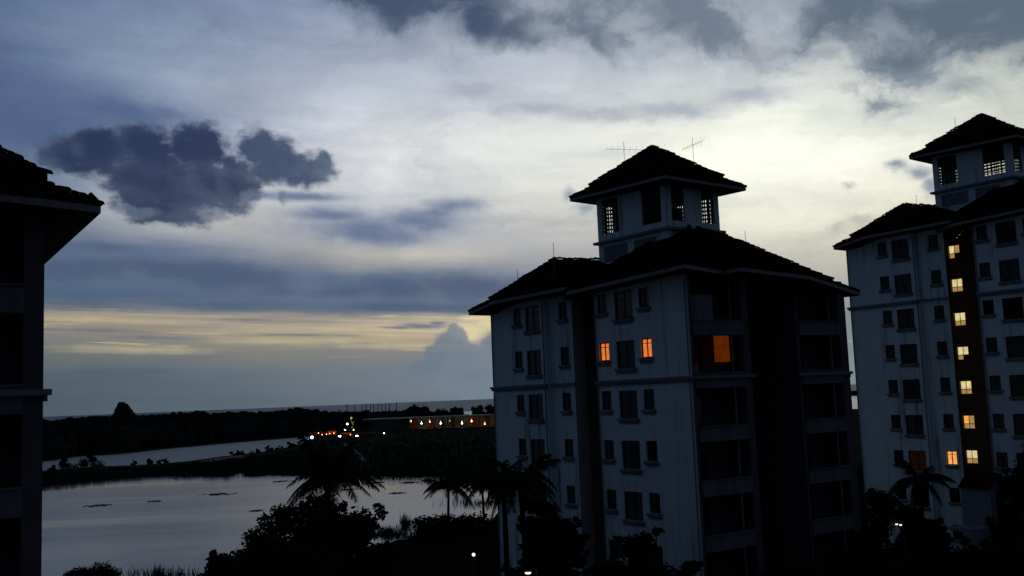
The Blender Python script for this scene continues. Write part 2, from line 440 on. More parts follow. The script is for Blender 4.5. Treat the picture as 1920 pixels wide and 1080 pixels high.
M_WARM = material('warm_white_lit_pane', (0.2, 0.2, 0.1), 0.8, 0.2, 3.0, emit=(1.0, 0.80, 0.36), estr=0.75)
M_WARMD = material('yellow_lit_pane', (0.2, 0.2, 0.1), 0.8, 0.2, 3.0, emit=(1.0, 0.6, 0.2), estr=0.38)
M_LAMP = material('lamp_glass', (0.8, 0.8, 0.8), 0.5, 0.2, emit=(1.0, 0.93, 0.82), estr=15.0)
M_LAMPN = material('garden_lamp_glass', (0.8, 0.8, 0.8), 0.5, 0.2, emit=(1.0, 0.9, 0.75), estr=1.6)
M_LAMPO = material('orange_lamp_glass', (0.8, 0.6, 0.4), 0.5, 0.2, emit=(1.0, 0.5, 0.2), estr=7.0)
M_LAMPG = material('green_lamp_glass', (0.5, 0.6, 0.3), 0.5, 0.2, emit=(0.85, 0.85, 0.3), estr=0.55)
M_LEAF = material('tree_foliage', (0.022, 0.032, 0.016), 0.85, 0.0, 0.8, col2=(0.010, 0.015, 0.008))
M_LEAFP = material('palm_foliage', (0.022, 0.032, 0.015), 0.75, 0.0, 0.8, col2=(0.011, 0.016, 0.008))
M_LEAFM = material('mangrove_foliage', (0.030, 0.036, 0.034), 0.95, 0.0, 0.05, col2=(0.008, 0.010, 0.009))
M_BARK = material('tree_bark', (0.035, 0.028, 0.022), 0.9, 0.1, 2.0, (8, 0.5))
M_GRASS = material('rough_grass', (0.038, 0.050, 0.034), 0.95, 0.0, 0.15, (2, 0.5), (0.020, 0.027, 0.020))
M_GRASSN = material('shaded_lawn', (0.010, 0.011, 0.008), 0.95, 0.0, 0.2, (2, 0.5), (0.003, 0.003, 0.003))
M_SAND = material('muddy_path', (0.10, 0.095, 0.10), 0.9, 0.1, 0.2, (2, 0.4), (0.05, 0.05, 0.055))

# water: one sheet to the horizon
M_WATER = D.materials.new('water_surface')
M_WATER.use_nodes = True
_t = M_WATER.node_tree
_b = _t.nodes['Principled BSDF']
_q = NG(_t)
_b.inputs['Base Color'].default_value = (0.07, 0.09, 0.08, 1)
_b.inputs['Specular IOR Level'].default_value = 0.75
_b.inputs['IOR'].default_value = 1.75
_co = _q.n('ShaderNodeTexCoord').outputs['Object']
_patch = _q.noise(_q.vm('MULTIPLY', _co, (0.010, 0.028, 1)), 1.0, 6, 0.62, 0.6).outputs['Fac']
_t.links.new(_q.rng(_patch, 0.35, 0.7, 0.10, 0.30), _b.inputs['Roughness'])
_sheen_tint = _q.noise(_q.vm('ADD', _q.vm('MULTIPLY', _co, (0.022, 0.05, 1)), (4, 9, 0)), 1.0, 7, 0.66, 1.0).outputs['Fac']  # pale patches painted into the base colour for broken sky reflections
_t.links.new(_q.mix(_q.rng(_sheen_tint, 0.42, 0.62, 0, 1, True), (0.05, 0.072, 0.064, 1), (0.19, 0.205, 0.165, 1)), _b.inputs['Base Color'])
_w1 = _q.noise(_q.vm('MULTIPLY', _co, (0.35, 0.9, 1)), 1.0, 5, 0.6).outputs['Fac']
_w2 = _q.noise(_q.vm('MULTIPLY', _co, (2.2, 3.5, 1)), 1.0, 3, 0.5).outputs['Fac']
_h = _q.m('MULTIPLY', _q.m('ADD', _w1, _q.m('MULTIPLY', _w2, 0.25)), _q.rng(_patch, 0.35, 0.7, 0.35, 1.2))
_bn = _q.n('ShaderNodeBump', {'Strength': 0.35, 'Distance': 0.12, 'Height': _h})
_t.links.new(_bn.outputs[0], _b.inputs['Normal'])

M_SEA = D.materials.new('open_sea')
M_SEA.use_nodes = True
_t = M_SEA.node_tree; _b = _t.nodes['Principled BSDF']; _q = NG(_t)
_b.inputs['Base Color'].default_value = (0.12, 0.20, 0.25, 1)
_b.inputs['Specular IOR Level'].default_value = 0.22
_b.inputs['Roughness'].default_value = 0.55
_co = _q.n('ShaderNodeTexCoord').outputs['Object']
_h = _q.noise(_q.vm('MULTIPLY', _co, (0.02, 0.05, 1)), 1.0, 5, 0.6).outputs['Fac']
_t.links.new(_q.n('ShaderNodeBump', {'Strength': 0.5, 'Distance': 3.0, 'Height': _h}).outputs[0], _b.inputs['Normal'])

# ------------------------------------------------------------------ land and water
wm = MB()
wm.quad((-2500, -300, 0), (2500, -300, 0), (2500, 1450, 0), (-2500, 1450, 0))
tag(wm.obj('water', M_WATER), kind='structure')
wm = MB()
wm.quad((-30000, 1450, 0), (30000, 1450, 0), (30000, 45000, 0), (-30000, 45000, 0))
wm.quad((-30000, -300, 0), (-2500, -300, 0), (-2500, 1450, 0), (-30000, 1450, 0))
wm.quad((2500, -300, 0), (30000, -300, 0), (30000, 1450, 0), (2500, 1450, 0))
tag(wm.obj('sea', M_SEA), kind='structure')


def land(name, pts, top, mat, kind='structure', rough=0.0):
    """land sheet from its shore line (plan points), with a bank down into the water"""
    bm = bmesh.new()
    vs = [bm.verts.new((p[0], p[1], top)) for p in pts]
    f = bm.faces.new(vs)
    if f.normal.z < 0: f.normal_flip()
    n = len(pts)
    c = Vector((sum(p[0] for p in pts) / n, sum(p[1] for p in pts) / n))
    lo = [bm.verts.new((p[0] + RND.uniform(-.4, .4), p[1] - 0.8, -0.8)) for p in pts]
    for i in range(n):
        j = (i + 1) % n
        bm.faces.new((vs[i], vs[j], lo[j], lo[i]))
    bmesh.ops.triangulate(bm, faces=[f])
    me = D.meshes.new(name)
    bm.to_mesh(me); bm.free()
    me.materials.append(mat)
    return tag(link(name, me), kind=kind)


def shore(pxs, z=0.0, jitter=0.0, n=8):
    """ragged shore line through surveyed points"""
    P = [at(x, y, z) if not isinstance(x, Vector) else x for x, y in pxs]
    out = []
    for i in range(len(P) - 1):
        for k in range(n):
            t = k / n
            p = P[i].lerp(P[i+1], t)
            s = jitter * p.y
            out.append((p.x + RND.uniform(-s, s), p.y + RND.uniform(-s, s)))
    out.append((P[-1].x, P[-1].y))
    return out


# near shore with the estate
near_line = shore([(-500, 1190), (80, 1128), (340, 1114), (560, 1088), (700, 1056), (745, 1032), (850, 1030), (905, 1005), (960, 960), (1060, 915), (1180, 905)], 0, 0.002)
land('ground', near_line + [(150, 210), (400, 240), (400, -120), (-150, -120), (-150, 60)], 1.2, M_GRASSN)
def interp(t, px):
    for (x0, y0), (x1, y1) in zip(t, t[1:]):
        if x0 <= px <= x1: return y0 + (y1 - y0) * (px - x0) / (x1 - x0)
    return t[0][1] if px < t[0][0] else t[-1][1]


def land_strip(name, cols, top, mat):
    """land as a strip between two shore lines; cols: list of (near point, far point)"""
    m = MB()
    prev = None
    for a, b in cols:
        pts = [(a[0], a[1] - 0.9, -0.8), (a[0], a[1], top)] + [(a[0] + (b[0]-a[0])*k/4, a[1] + (b[1]-a[1])*k/4, top) for k in range(1, 4)] + [(b[0], b[1], top), (b[0], b[1] + 0.9, -0.8)]
        if prev:
            for q in range(len(pts) - 1):
                m.quad(prev[q], pts[q], pts[q+1], prev[q+1])
        prev = pts
    return tag(m.obj(name, mat), kind='structure')


SPIT_NEAR = [(-400, 925), (82, 909.5), (190, 898), (281, 889.5), (346, 889), (425, 890), (450, 882), (477, 888), (560, 886), (700, 889), (880, 892), (960, 893), (1040, 896), (1120, 893), (1300, 885), (1700, 875), (2600, 860)]
SPIT_FAR = [(-400, 900), (82, 885), (180, 877), (255, 875), (346, 868), (425, 857), (503, 848), (555, 837), (580, 826), (600, 812), (690, 800), (800, 803), (930, 801), (1000, 798), (1300, 780), (1592, 768), (2000, 757), (2600, 745)]
NEARS = [(-600, 890), (-100, 875), (82, 866), (138, 857), (242, 850), (320, 841), (450, 829), (555, 821), (640, 810), (720, 800), (800, 795)]
cols = []
px = -400.0
while px <= 2600:
    a = at(px, interp(SPIT_NEAR, px) + RND.uniform(-.8, .8), 0); b = at(px, interp(SPIT_FAR, px) + RND.uniform(-.4, .4), 0)
    cols.append(((a.x, a.y), (b.x, b.y)))
    px += 6 if px < 1100 else 30
land_strip('spit_land', cols, 0.45, M_GRASS)
# far bank with the mangrove
cols = []
px = -600.0
while px <= 800:
    a = at(px, interp(NEARS, px) + RND.uniform(-.4, .4), 0)
    Yf = interp([(-600, 800), (-100, 820), (200, 900), (400, 1050), (600, 1180), (800, 1250)], px)
    cols.append(((a.x, a.y), (a.x * Yf / a.y, Yf)))
    px += 20
land_strip('far_bank', cols, 0.45, M_GRASS)
# thin breakwater far out at the right
bw_pts = [(at(x, 740, 0, Y).x, Y) for x, Y in ((1480, 1500), (1760, 1500), (1760, 1560), (1480, 1560))]
land('breakwater', bw_pts, 7.0, M_GRASS)
# the river between spit and far bank: rippled by its current, so it mirrors the higher sky
M_RIVER = M_WATER.copy(); M_RIVER.name = 'river_surface'
for l in list(M_RIVER.node_tree.links):
    if l.to_socket.name == 'Roughness': M_RIVER.node_tree.links.remove(l)
for l in list(M_RIVER.node_tree.links):
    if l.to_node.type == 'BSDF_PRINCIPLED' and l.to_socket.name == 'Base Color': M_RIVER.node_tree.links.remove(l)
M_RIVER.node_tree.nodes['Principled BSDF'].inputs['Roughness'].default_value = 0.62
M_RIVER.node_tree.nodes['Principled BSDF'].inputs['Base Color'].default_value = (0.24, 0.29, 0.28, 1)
m = MB()
rv = [at(x, y, 0.006) for x, y in [(-400, 905), (82, 890), (180, 882), (255, 880), (346, 873), (425, 862), (503, 853), (570, 840), (700, 815), (820, 812), (820, 792), (700, 797), (555, 815), (450, 823), (320, 835), (242, 843), (138, 850), (82, 858), (-400, 872)]]
m.v = [tuple(q) for q in rv]; m.f = [tuple(range(len(rv)))]
tag(m.obj('river', M_RIVER), kind='structure')
# pale mud path on the spit
for nm, pl in (('path', [(372, 866), (410, 858), (452, 853), (470, 856), (440, 862), (395, 868)]),
               ('path', [(640, 832), (650, 831), (672, 848), (690, 866), (682, 867), (664, 850)])):
    P = [at(x, y, 0.62) for x, y in pl]
    m = MB(); m.v = [tuple(p) for p in P]; m.f = [tuple(range(len(P)))]
    tag(m.obj(nm, M_SAND), kind='structure')
# estate road
rp = [(-10, 40), (14, 46), (40, 60), (75, 66), (120, 70), (120, 64), (78, 60), (42, 54), (16, 41), (-10, 35)]
m = MB(); m.v = [(x, y, 1.21) for x, y in rp]; m.f = [tuple(range(len(rp)))]
tag(m.obj('road', material('asphalt', (0.012, 0.012, 0.012), 0.95, 0.05, 0.4, (6, 0.4))), kind='structure')

# ------------------------------------------------------------------ apartment blocks
PHI = math.radians(55)
UX, UY = -math.cos(PHI), math.sin(PHI)
VX, VY = math.sin(PHI), math.cos(PHI)
GZ = 1.2                      # ground level
FL = 2.95                     # storey height
REL = CAM_H - GZ              # heights below are given from eye level


def facade(mb, along, off, lo, hi, z0, z1, holes, depth, sign):
    """wall on plane (along axis 'a' or 'b'), with recessed openings; local coords are (b, a, z)"""
    us = sorted({lo, hi} | {h[0] for h in holes} | {h[1] for h in holes})
    zs = sorted({z0, z1} | {h[2] for h in holes} | {h[3] for h in holes})
    P = (lambda t, o, z: (o, t, z)) if along == 'a' else (lambda t, o, z: (t, o, z))
    for i in range(len(us) - 1):
        for j in range(len(zs) - 1):
            cu, cz = (us[i] + us[i+1]) / 2, (zs[j] + zs[j+1]) / 2
            if any(h[0] < cu < h[1] and h[2] < cz < h[3] for h in holes):
                continue
            mb.quad(P(us[i], off, zs[j]), P(us[i+1], off, zs[j]), P(us[i+1], off, zs[j+1]), P(us[i], off, zs[j+1]))
    d = off + sign * depth
    for u0, u1, w0, w1 in holes:
        mb.quad(P(u0, off, w0), P(u0, d, w0), P(u0, d, w1), P(u0, off, w1))
        mb.quad(P(u1, off, w0), P(u1, d, w0), P(u1, d, w1), P(u1, off, w1))
        mb.quad(P(u0, off, w0), P(u1, off, w0), P(u1, d, w0), P(u0, d, w0))
        mb.quad(P(u0, off, w1), P(u1, off, w1), P(u1, d, w1), P(u0, d, w1))


PR = random.Random(77)
M_CURT = material('curtained_pane', (0.06, 0.06, 0.07), 0.4, 0.3, 2.0)
M_CURT2 = material('hazy_pane', (0.03, 0.033, 0.04), 0.3, 0.4, 2.0)
_wmesh = {}


def window_meshes(w, h):
    """frame, panes and sill of a two-light window facing -b; origin at the centre of the opening"""
    k = (w, h)
    if k in _wmesh: return _wmesh[k]
    f = MB()
    t = 0.07
    f.box(0.10, 0.16, -w/2, w/2, -h/2, -h/2 + t); f.box(0.10, 0.16, -w/2, w/2, h/2 - t, h/2)
    f.box(0.10, 0.16, -w/2, -w/2 + t, -h/2 + t, h/2 - t); f.box(0.10, 0.16, w/2 - t, w/2, -h/2 + t, h/2 - t)
    f.box(0.105, 0.155, -t/2, t/2, -h/2 + t, h/2 - t)
    f.box(0.108, 0.152, -w/2 + t, -t/2, h*0.22, h*0.22 + 0.04); f.box(0.108, 0.152, t/2, w/2 - t, h*0.22, h*0.22 + 0.04)
    s = MB(); s.box(-0.14, 0.10, -w/2 - 0.12, w/2 + 0.12, -h/2 - 0.16, -h/2 - 0.005)
    s.box(-0.07, -0.004, -w/2 - 0.06, w/2 + 0.06, -h/2 - 0.30, -h/2 - 0.165)
    p = MB(); p.box(0.135, 0.15, 0.0, w/2 - t*1.5, -h/2 + t, h/2 - t)
    _wmesh[k] = (f.mesh('window_frame', M_FRAME), s.mesh('window_sill', M_TRIM), {None: p.mesh('window_pane', M_GLASS)}, p)
    return _wmesh[k]


def add_window(parent, a, b, z, w, h, lit=None, label=None):
    fr, si, panes, pmb = window_meshes(w, h)
    if lit is not None and lit.name not in panes:
        panes[lit.name] = pmb.mesh('window_pane_lit', lit)
    pm = panes[lit.name if lit else None]
    o = link('window', fr, parent, (b, a, z))
    if label: o['label'] = label
    link('sill', si, o)
    t = 0.07
    for y in (t/2, -(w/2 - t)):
        q_ = pm
        if not lit and PR.random() < 0.22:
            c_ = PR.choice((M_CURT, M_CURT2))
            if c_.name not in panes: panes[c_.name] = pmb.mesh('window_pane_curtained', c_)
            q_ = panes[c_.name]
        link('pane', q_, o, (0, y, 0))
    return o


def hip_cap_mesh():
    m = MB()
    for i in range(6):
        t0, t1 = PI * i / 6 - 0.0, PI * (i + 1) / 6
        r0, r1 = 0.13, 0.16
        m.quad((-0.22, r0*math.cos(t0), r0*math.sin(t0)*0.8), (0.22, r1*math.cos(t0), r1*math.sin(t0)*0.8 + 0.03),
               (0.22, r1*math.cos(t1), r1*math.sin(t1)*0.8 + 0.03), (-0.22, r0*math.cos(t1), r0*math.sin(t1)*0.8))
    m.quad((0.22, 0.16, 0.03), (0.22, -0.16, 0.03), (0.22, -0.09, 0.14), (0.22, 0.09, 0.14))
    return m.mesh('ridge_tile', M_TILE)


HIP = hip_cap_mesh()
_et = MB()
for i in range(4):
    t0, t1 = PI * i / 4, PI * (i + 1) / 4
    _et.quad((0.0, 0.13*math.cos(t0), 0.07*math.sin(t0)), (0.5, 0.13*math.cos(t0), 0.07*math.sin(t0)),
             (0.5, 0.13*math.cos(t1), 0.07*math.sin(t1)), (0.0, 0.13*math.cos(t1), 0.07*math.sin(t1)))
_et.quad((0.0, 0.13, 0), (0, 0.09, 0.05), (0, -0.09, 0.05), (0, -0.13, 0))
_et.quad((0, 0.13, 0), (0, -0.13, 0), (0, -0.13, -0.06), (0, 0.13, -0.06))
EAVET = _et.mesh('roof_tile', M_TILE)


def courses(mb, l0, l1, u0, u1, run=0.36, lift=0.055):
    """stepped courses of tiles on the quad l0-l1 (low) to u0-u1 (high)"""
    l0, l1, u0, u1 = map(Vector, (l0, l1, u0, u1))
    n = max(1, int(((u0 + u1) / 2 - (l0 + l1) / 2).length / run))
    for k in range(n):
        a, b = k / n, (k + 1) / n
        p0, p1 = l0.lerp(u0, a), l1.lerp(u1, a)
        q0, q1 = l0.lerp(u0, b), l1.lerp(u1, b)
        up = Vector((0, 0, lift))
        mb.quad(p0 + up, p1 + up, q1, q0)
        mb.quad(p0 - up * 0.3, p1 - up * 0.3, p1 + up, p0 + up)


def caps(parent, p, q, rnd, s0=0.0, s1=1.0):
    p, q = Vector(p), Vector(q)
    L = (q - p).length
    n = int(L * (s1 - s0) / 0.4)
    rot = (p - q).to_track_quat('X', 'Z')
    for i in range(n):
        t = s0 + (s1 - s0) * (i + 0.5) / n
        o = link('ridge_tile', HIP, parent, p.lerp(q, t) + Vector((0, 0, rnd.uniform(-0.035, 0.04))))
        o.rotation_euler = rot.to_euler()
        o.rotation_euler.z += rnd.uniform(-.12, .12)
        o.scale = (rnd.uniform(.85, 1.15),) * 3


def roof(parent, eave, apex, s, rnd, top=None, hips=(), tiles_edges=(), skirt_drop=0.16, tag_name='roof', edges=None, inset=2.0):
    """double-pitched hip roof. eave: ring of (a,b,z); apex: (a,b,z) or a per-edge pair list via 'top'"""
    L = lambda p: Vector((p[1], p[0], p[2]))
    n = len(eave)
    tp = top or [apex] * n                     # upper point belonging to each eave vertex
    E_ = [L(p) for p in eave]
    T_ = [L(p) for p in tp]
    K = [e.lerp(t, s) for e, t in zip(E_, T_)]
    m = MB()
    fas = MB(); sof = MB()
    cen = sum(E_, Vector()) / n
    for i in (edges if edges is not None else range(n)):
        j = (i + 1) % n
        dz = Vector((0, 0, skirt_drop))
        courses(m, E_[i], E_[j], K[i] - dz, K[j] - dz)
        k0, k1 = E_[i].lerp(T_[i], s * 0.9), E_[j].lerp(T_[j], s * 0.9)
        courses(m, k0 + dz*0.3, k1 + dz*0.3, T_[i] + dz*0.3, T_[j] + dz*0.3)
        m.quad(k0 + dz*0.3, k1 + dz*0.3, k1 - dz * 1.4, k0 - dz * 1.4)
        h = Vector((0, 0, 0.26))
        g0 = Vector((0, 0, 0.03))
        fas.quad(E_[i] - g0, E_[j] - g0, E_[j] - h, E_[i] - h)
        c0 = E_[i] + (cen - E_[i]).normalized() * inset; c1 = E_[j] + (cen - E_[j]).normalized() * inset
        c0.z = E_[i].z; c1.z = E_[j].z
        sof.quad(E_[i] - h, E_[j] - h, c1 - h, c0 - h)
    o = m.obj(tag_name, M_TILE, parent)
    o['kind'] = 'stuff' if False else o.get('kind', '') or ''
    del o['kind']
    fas.obj('fascia', M_FASCIA, o)
    sof.obj('soffit', M_SOFFIT, o)
    for i in hips:
        caps(o, E_[i] - Vector((0, 0, 0.02)), K[i] - Vector((0, 0, skirt_drop)), rnd)
        caps(o, E_[i].lerp(T_[i], s*0.9) + Vector((0, 0, .05)), T_[i] + Vector((0, 0, .05)), rnd)
    for i in tiles_edges:
        j = (i + 1) % n
        d = E_[j] - E_[i]
        nt = int(d.length / 0.3)
        inward = (K[i] + K[j]) / 2 - (E_[i] + E_[j]) / 2
        x = inward.normalized(); y = d.normalized(); z = x.cross(y)
        if z.z < 0: z = -z; y = -y
        x = y.cross(z).normalized()
        rot = Matrix((x, y, z)).transposed().to_euler()
        for k in range(nt):
            q = link('roof_tile', EAVET, o, E_[i] + d * ((k + 0.5) / nt) - x * 0.07 + Vector((0, 0, 0.05 + rnd.uniform(-.015, .02))))
            q.rotation_euler = rot
    return o


def apartment(label, CX, CY, zs, cfg):
    """one block. local x runs along b, local y along a. heights z are from eye level + zs"""
    rnd = random.Random(cfg.get('seed', 1))
    root = empty('apartment_block', (CX, CY, GZ), math.radians(35))
    tag(root, label, 'building', 'point blocks of the estate')
    Z = lambda z: z + REL + zs
    B = 0.0
    zt = Z(6.45)
    nrow = cfg['rows']
    wl = MB()
    S, G = (0.92, 1.14), (1.62, 1.64)
    rows = [5.5 - FL * k for k in range(nrow)]
    # --- right wing front with its windows
    def hole(a, zc, wh, drop=0.0):
        return (a - wh[0]/2, a + wh[0]/2, Z(zc - drop) - wh[1]/2, Z(zc - drop) + wh[1]/2)
    GD = 0.27
    H1, H2, H3 = [], [], []
    for k, z in enumerate(rows):
        H1 += [hole(7.38, z, S), hole(5.42, z, G, GD), hole(3.6, z, S)]
        H2 += [hole(14.68, z, G, GD), hole(16.42, z, S)]
        H3 += [hole(11.83, z, S)]
    facade(wl, 'a', 0.0, 0.0, 8.15, B, zt, H1, 0.2, 1)
    aL = cfg.get('a_left', 19.6)
    facade(wl, 'a', 0.0, 13.3, aL, B, zt, H2, 0.2, 1)
    facade(wl, 'a', 0.4, 10.9, 13.3, B, zt, H3, 0.2, 1)
    for k, z in enumerate(rows):
        for a, wh, dr, b in ((7.38, S, 0, 0), (5.42, G, GD, 0), (3.6, S, 0, 0), (14.68, G, GD, 0), (16.42, S, 0, 0), (11.83, S, 0, 0.4)):
            lit = cfg['lit'].get((k, a))
            add_window(root, a, b, Z(z - dr), wh[0], wh[1], lit[0] if lit else None, lit[1] if lit else None)
    # side and rear walls
    wl.quad((0, 8.15, B), (7.6, 8.15, B), (7.6, 8.15, zt), (0, 8.15, zt))
    wl.quad((0, aL, B), (11.0, aL, B), (11.0, aL, zt), (0, aL, zt))
    wl.quad((0, 13.3, B), (0.4, 13.3, B), (0.4, 13.3, zt), (0, 13.3, zt))
    bm_ = cfg.get('bmax', 15.0)
    wl.quad((bm_, 1.0, B), (bm_, aL, B), (bm_, aL, zt), (bm_, 1.0, zt))
    wl.quad((11.0, aL, B), (bm_, aL, B), (bm_, aL, zt), (11.0, aL, zt))
    wall = wl.obj('wall', M_WALL, root)
    # --- brown light well and stair wall
    br = MB()
    rv_ = MB(); rv_.quad((0.4, 10.9, B), (2.3, 12.05, B), (2.3, 12.05, zt), (0.4, 10.9, zt)); rv_.obj('side_wall', M_SIDELIT, root)
    br.quad((2.3, 12.05, B), (2.3, 13.3, B), (2.3, 13.3, zt), (2.3, 12.05, zt))
    hs = [(2.5, 3.5, Z(z) - 0.7, Z(z) + 0.5) for z in rows]
    facade(br, 'b', 13.3, 2.3, 4.5, B, zt, hs, 0.15, 1)
    br.quad((4.5, 13.3, B), (4.5, 15.6, B), (4.5, 15.6, zt), (4.5, 13.3, zt))
    br.quad((4.5, 15.6, B), (7.5, 15.6, B), (7.5, 15.6, zt), (4.5, 15.6, zt))
    sw_ = [(14.4 - 0.53, 14.4 + 0.53, Z(5.36 - 3.0 * k) - 0.59, Z(5.36 - 3.0 * k) + 0.59) for k in range(nrow)]
    facade(br, 'a', 7.5, 8.15, 15.6, B, zt, sw_, 0.2, 1)
    br.obj('stair_wall', M_BROWN, root)
    for k, z in enumerate(rows):                                   # openings looking into the light well
        q = MB(); q.box(2.5, 3.5, 13.44, 13.48, Z(z) - 0.7, Z(z) + 0.5)
        o = q.obj('vent_opening', cfg['well'].get(k, M_INNER), root)
    for k in range(nrow):
        zc = Z(5.36 - 3.0 * k)
        lit = cfg.get('stair_lit')
        f = MB()
        w, h, t, b = 1.06, 1.18, 0.05, 7.6
        f.box(b, b+.05, 14.4-w/2, 14.4+w/2, zc-h/2, zc-h/2+t); f.box(b, b+.05, 14.4-w/2, 14.4+w/2, zc+h/2-t, zc+h/2)
        f.box(b, b+.05, 14.4-w/2, 14.4-w/2+t, zc-h/2+t, zc+h/2-t); f.box(b, b+.05, 14.4+w/2-t, 14.4+w/2, zc-h/2+t, zc+h/2-t)
        f.box(b+.005, b+.045, 14.4-t/2, 14.4+t/2, zc-h/2+t, zc+h/2-t)
        f.box(b+.008, b+.042, 14.4-w/2+t, 14.4-t/2, zc-.18, zc-.12); f.box(b+.008, b+.042, 14.4+t/2, 14.4+w/2-t, zc-.18, zc-.12)
        o = f.obj('stair_window', M_FRAME, root)
        mats = [M_GLASS] * 4
        if lit:
            mats = lit[k % len(lit)]
        for (y0, y1, z0, z1), mt in zip(((14.4+t/2, 14.4+w/2-t, zc-.12, zc+h/2-t), (14.4-w/2+t, 14.4-t/2, zc-.12, zc+h/2-t),
                                         (14.4+t/2, 14.4+w/2-t, zc-h/2+t, zc-.18), (14.4-w/2+t, 14.4-t/2, zc-h/2+t, zc-.18)), mats):
            p = MB(); p.box(b+.03, b+.04, y0, y1, z0, z1); p.obj('pane', mt, o)
    # --- balcony face (plane a = 0)
    bay = MB()
    for b0, b1, back in ((0.0, 4.75, 1.7), (8.9, 13.5, 1.7)):
        bay.quad((b0, back, B), (b1, back, B), (b1, back, zt), (b0, back, zt))
        bay.box(b0 + (0.003 if b0 == 0 else 0), b0 + 0.22, 0.003, back, B, zt - .003)
        bay.box(b1 - 0.55, b1, 0.0, 0.5, B, zt)
        bay.quad((b1 - .003, 0.5, B), (b1 - .003, back, B), (b1 - .003, back, zt), (b1 - .003, 0.5, zt))
        bay.quad((b0 + .1, 0.5, zt), (b1, 0.5, zt), (b1, back, zt), (b0 + .1, back, zt))
    bay.quad((4.75, 5.0, B), (8.9, 5.0, B), (8.9, 5.0, zt), (4.75, 5.0, zt))
    bay.quad((4.75, 1.7, B), (4.75, 5.0, B), (4.75, 5.0, zt), (4.75, 1.7, zt))
    bay.quad((8.9, 1.7, B), (8.9, 5.0, B), (8.9, 5.0, zt), (8.9, 1.7, zt))
    if bm_ > 13.5:
        bay.quad((13.5, 1.7, B), (15.0, 1.7, B), (15.0, 1.7, zt), (13.5, 1.7, zt))
        bay.quad((15.0, 1.0, B), (15.0, 1.7, B), (15.0, 1.7, zt), (15.0, 1.0, zt))
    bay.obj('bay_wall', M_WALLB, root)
    for b0, b1 in ((0.0, 4.75), (8.9, 13.5)):
        for k in range(nrow + 1):
            zc = Z(3.48 - FL * k)
            if zc < 0.5: continue
            s_ = MB()
            s_.box(b0 + .22, b1 - .55, 0.10, 1.69, zc - 0.30, zc - 0.12)
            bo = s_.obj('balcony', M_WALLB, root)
            p = MB()
            p.box(b0 + .225, b1 - .555, -0.06, 0.095, zc - 0.43, zc + 0.36)
            p.box(b0 + .23, b1 - .56, -0.12, 0.12, zc + 0.363, zc + 0.43)
            p.box(b0 + .23, b0 + 2.6, -0.075, -0.062, zc - 0.12, zc + 0.02)
            p.obj('parapet', M_PARA, bo)
            # sliding door behind
            d = MB()
            for u in (0.5, 1.4, 2.3):
                d.box(b0 + u, b0 + u + .06, 1.60, 1.66, zc - .115, zc + 2.0)
            d.box(b0 + .5, b0 + 2.36, 1.61, 1.65, zc + 2.003, zc + 2.08)
            dr = d.obj('sliding_door', M_FRAME, root)
            q = MB(); q.box(b0 + .56, b0 + 2.3, 1.67, 1.68, zc - .11, zc + 2.0); q.obj('pane', M_GLASS, dr)
        for k in range(nrow):
            zc = Z(3.48 - FL * k)
            if zc < 0.5: continue
            p = MB(); pb = b1 - 1.55
            p.box(pb, pb + 0.12, -0.04, 0.08, zc + 0.435, min(zc + FL - 0.435, zt))
            p.obj('post', M_PARA, root)
            # railing above the parapet
    # small recess windows between the bays
    for k, z in enumerate(rows):
        for bb in (5.6, 7.4):
            w_ = MB(); w_.box(bb, bb + 0.9, 4.93, 4.99, Z(z) - .55, Z(z) + .55)
            o = w_.obj('recess_window', M_FRAME, root)
            p = MB(); p.box(bb + .06, bb + .84, 4.915, 4.928, Z(z) - .49, Z(z) + .49); p.obj('pane', M_GLASS, o)
    for f_ in cfg.get('extras', ()):
        f_(root, Z)
    for a_, b_ in ((8.02, -0.10), (13.42, -0.10), (aL - .12, -0.10), (0.12, -0.10)):
        dp = MB(); dp.tube([(b_, a_, 0), (b_, a_, Z(0.44))], 0.045, 6); dp.tube([(b_, a_, Z(0.84)), (b_, a_, Z(6.3))], 0.045, 6)
        dp.obj('downpipe', M_TRIM, root)
    # --- belt course
    z0, z1 = Z(0.62), Z(0.80)
    for bxs in ([(-0.20, -0.002, -0.2, 8.25, z0, z1), (-0.12, -0.004, -0.12, 8.2, z0 - .14, z0 - .002)],
                [(-0.20, -0.002, 13.2, aL + .2, z0, z1), (-0.12, -0.004, 13.25, aL + .12, z0 - .14, z0 - .002)],
                [(0.22, 0.397, 10.8, 13.19, z0, z1)],
                [(0.0, 11, aL + .002, aL + .2, z0, z1)],
                [(0.0, 4.9, -0.22, -0.14, z0, z1)],
                [(8.7, 13.7, -0.22, -0.14, z0, z1), (13.503, 13.7, -0.137, 0.6, z0, z1), (13.503, 13.6, -0.12, 0.55, z0 - .18, z0 - .003)]):
        bc = MB()
        for bx_ in bxs: bc.box(*bx_)
        bc.obj('belt_course', M_TRIM, root)
    # --- roofs
    R = cfg.get('rtip', (-1.3, 14.8, 6.2))
    ev = [(-1.4, -1.5, 6.78), (-0.5, 2.4, 6.68), (-1.5, 2.7, 6.76), (-1.5, 8.6, 6.5), R, (20.8, 15.8, 6.2), (20.8, 7.0, 6.2), (8.9, -1.5, 6.42)]
    ev = [(a, b, Z(z)) for a, b, z in ev]
    ap = cfg.get('apex', (10.0, 10.6, 11.75)); ap = (ap[0], ap[1], Z(ap[2]))
    roof(root, ev, ap, cfg.get('skirt', 0.16), rnd, hips=cfg['hips'], tiles_edges=cfg['edges'], skirt_drop=cfg.get('drop', .16))
    wv_ = [(9.2, -1.55, 6.72), (16.9, -1.55, 6.66), (20.3, -1.45, 6.18), (20.9, 9.5, 6.2), (16.0, 12.0, 7.6), (9.2, 6.0, 6.7)]
    wv_ = [(a, b, Z(z)) for a, b, z in wv_]
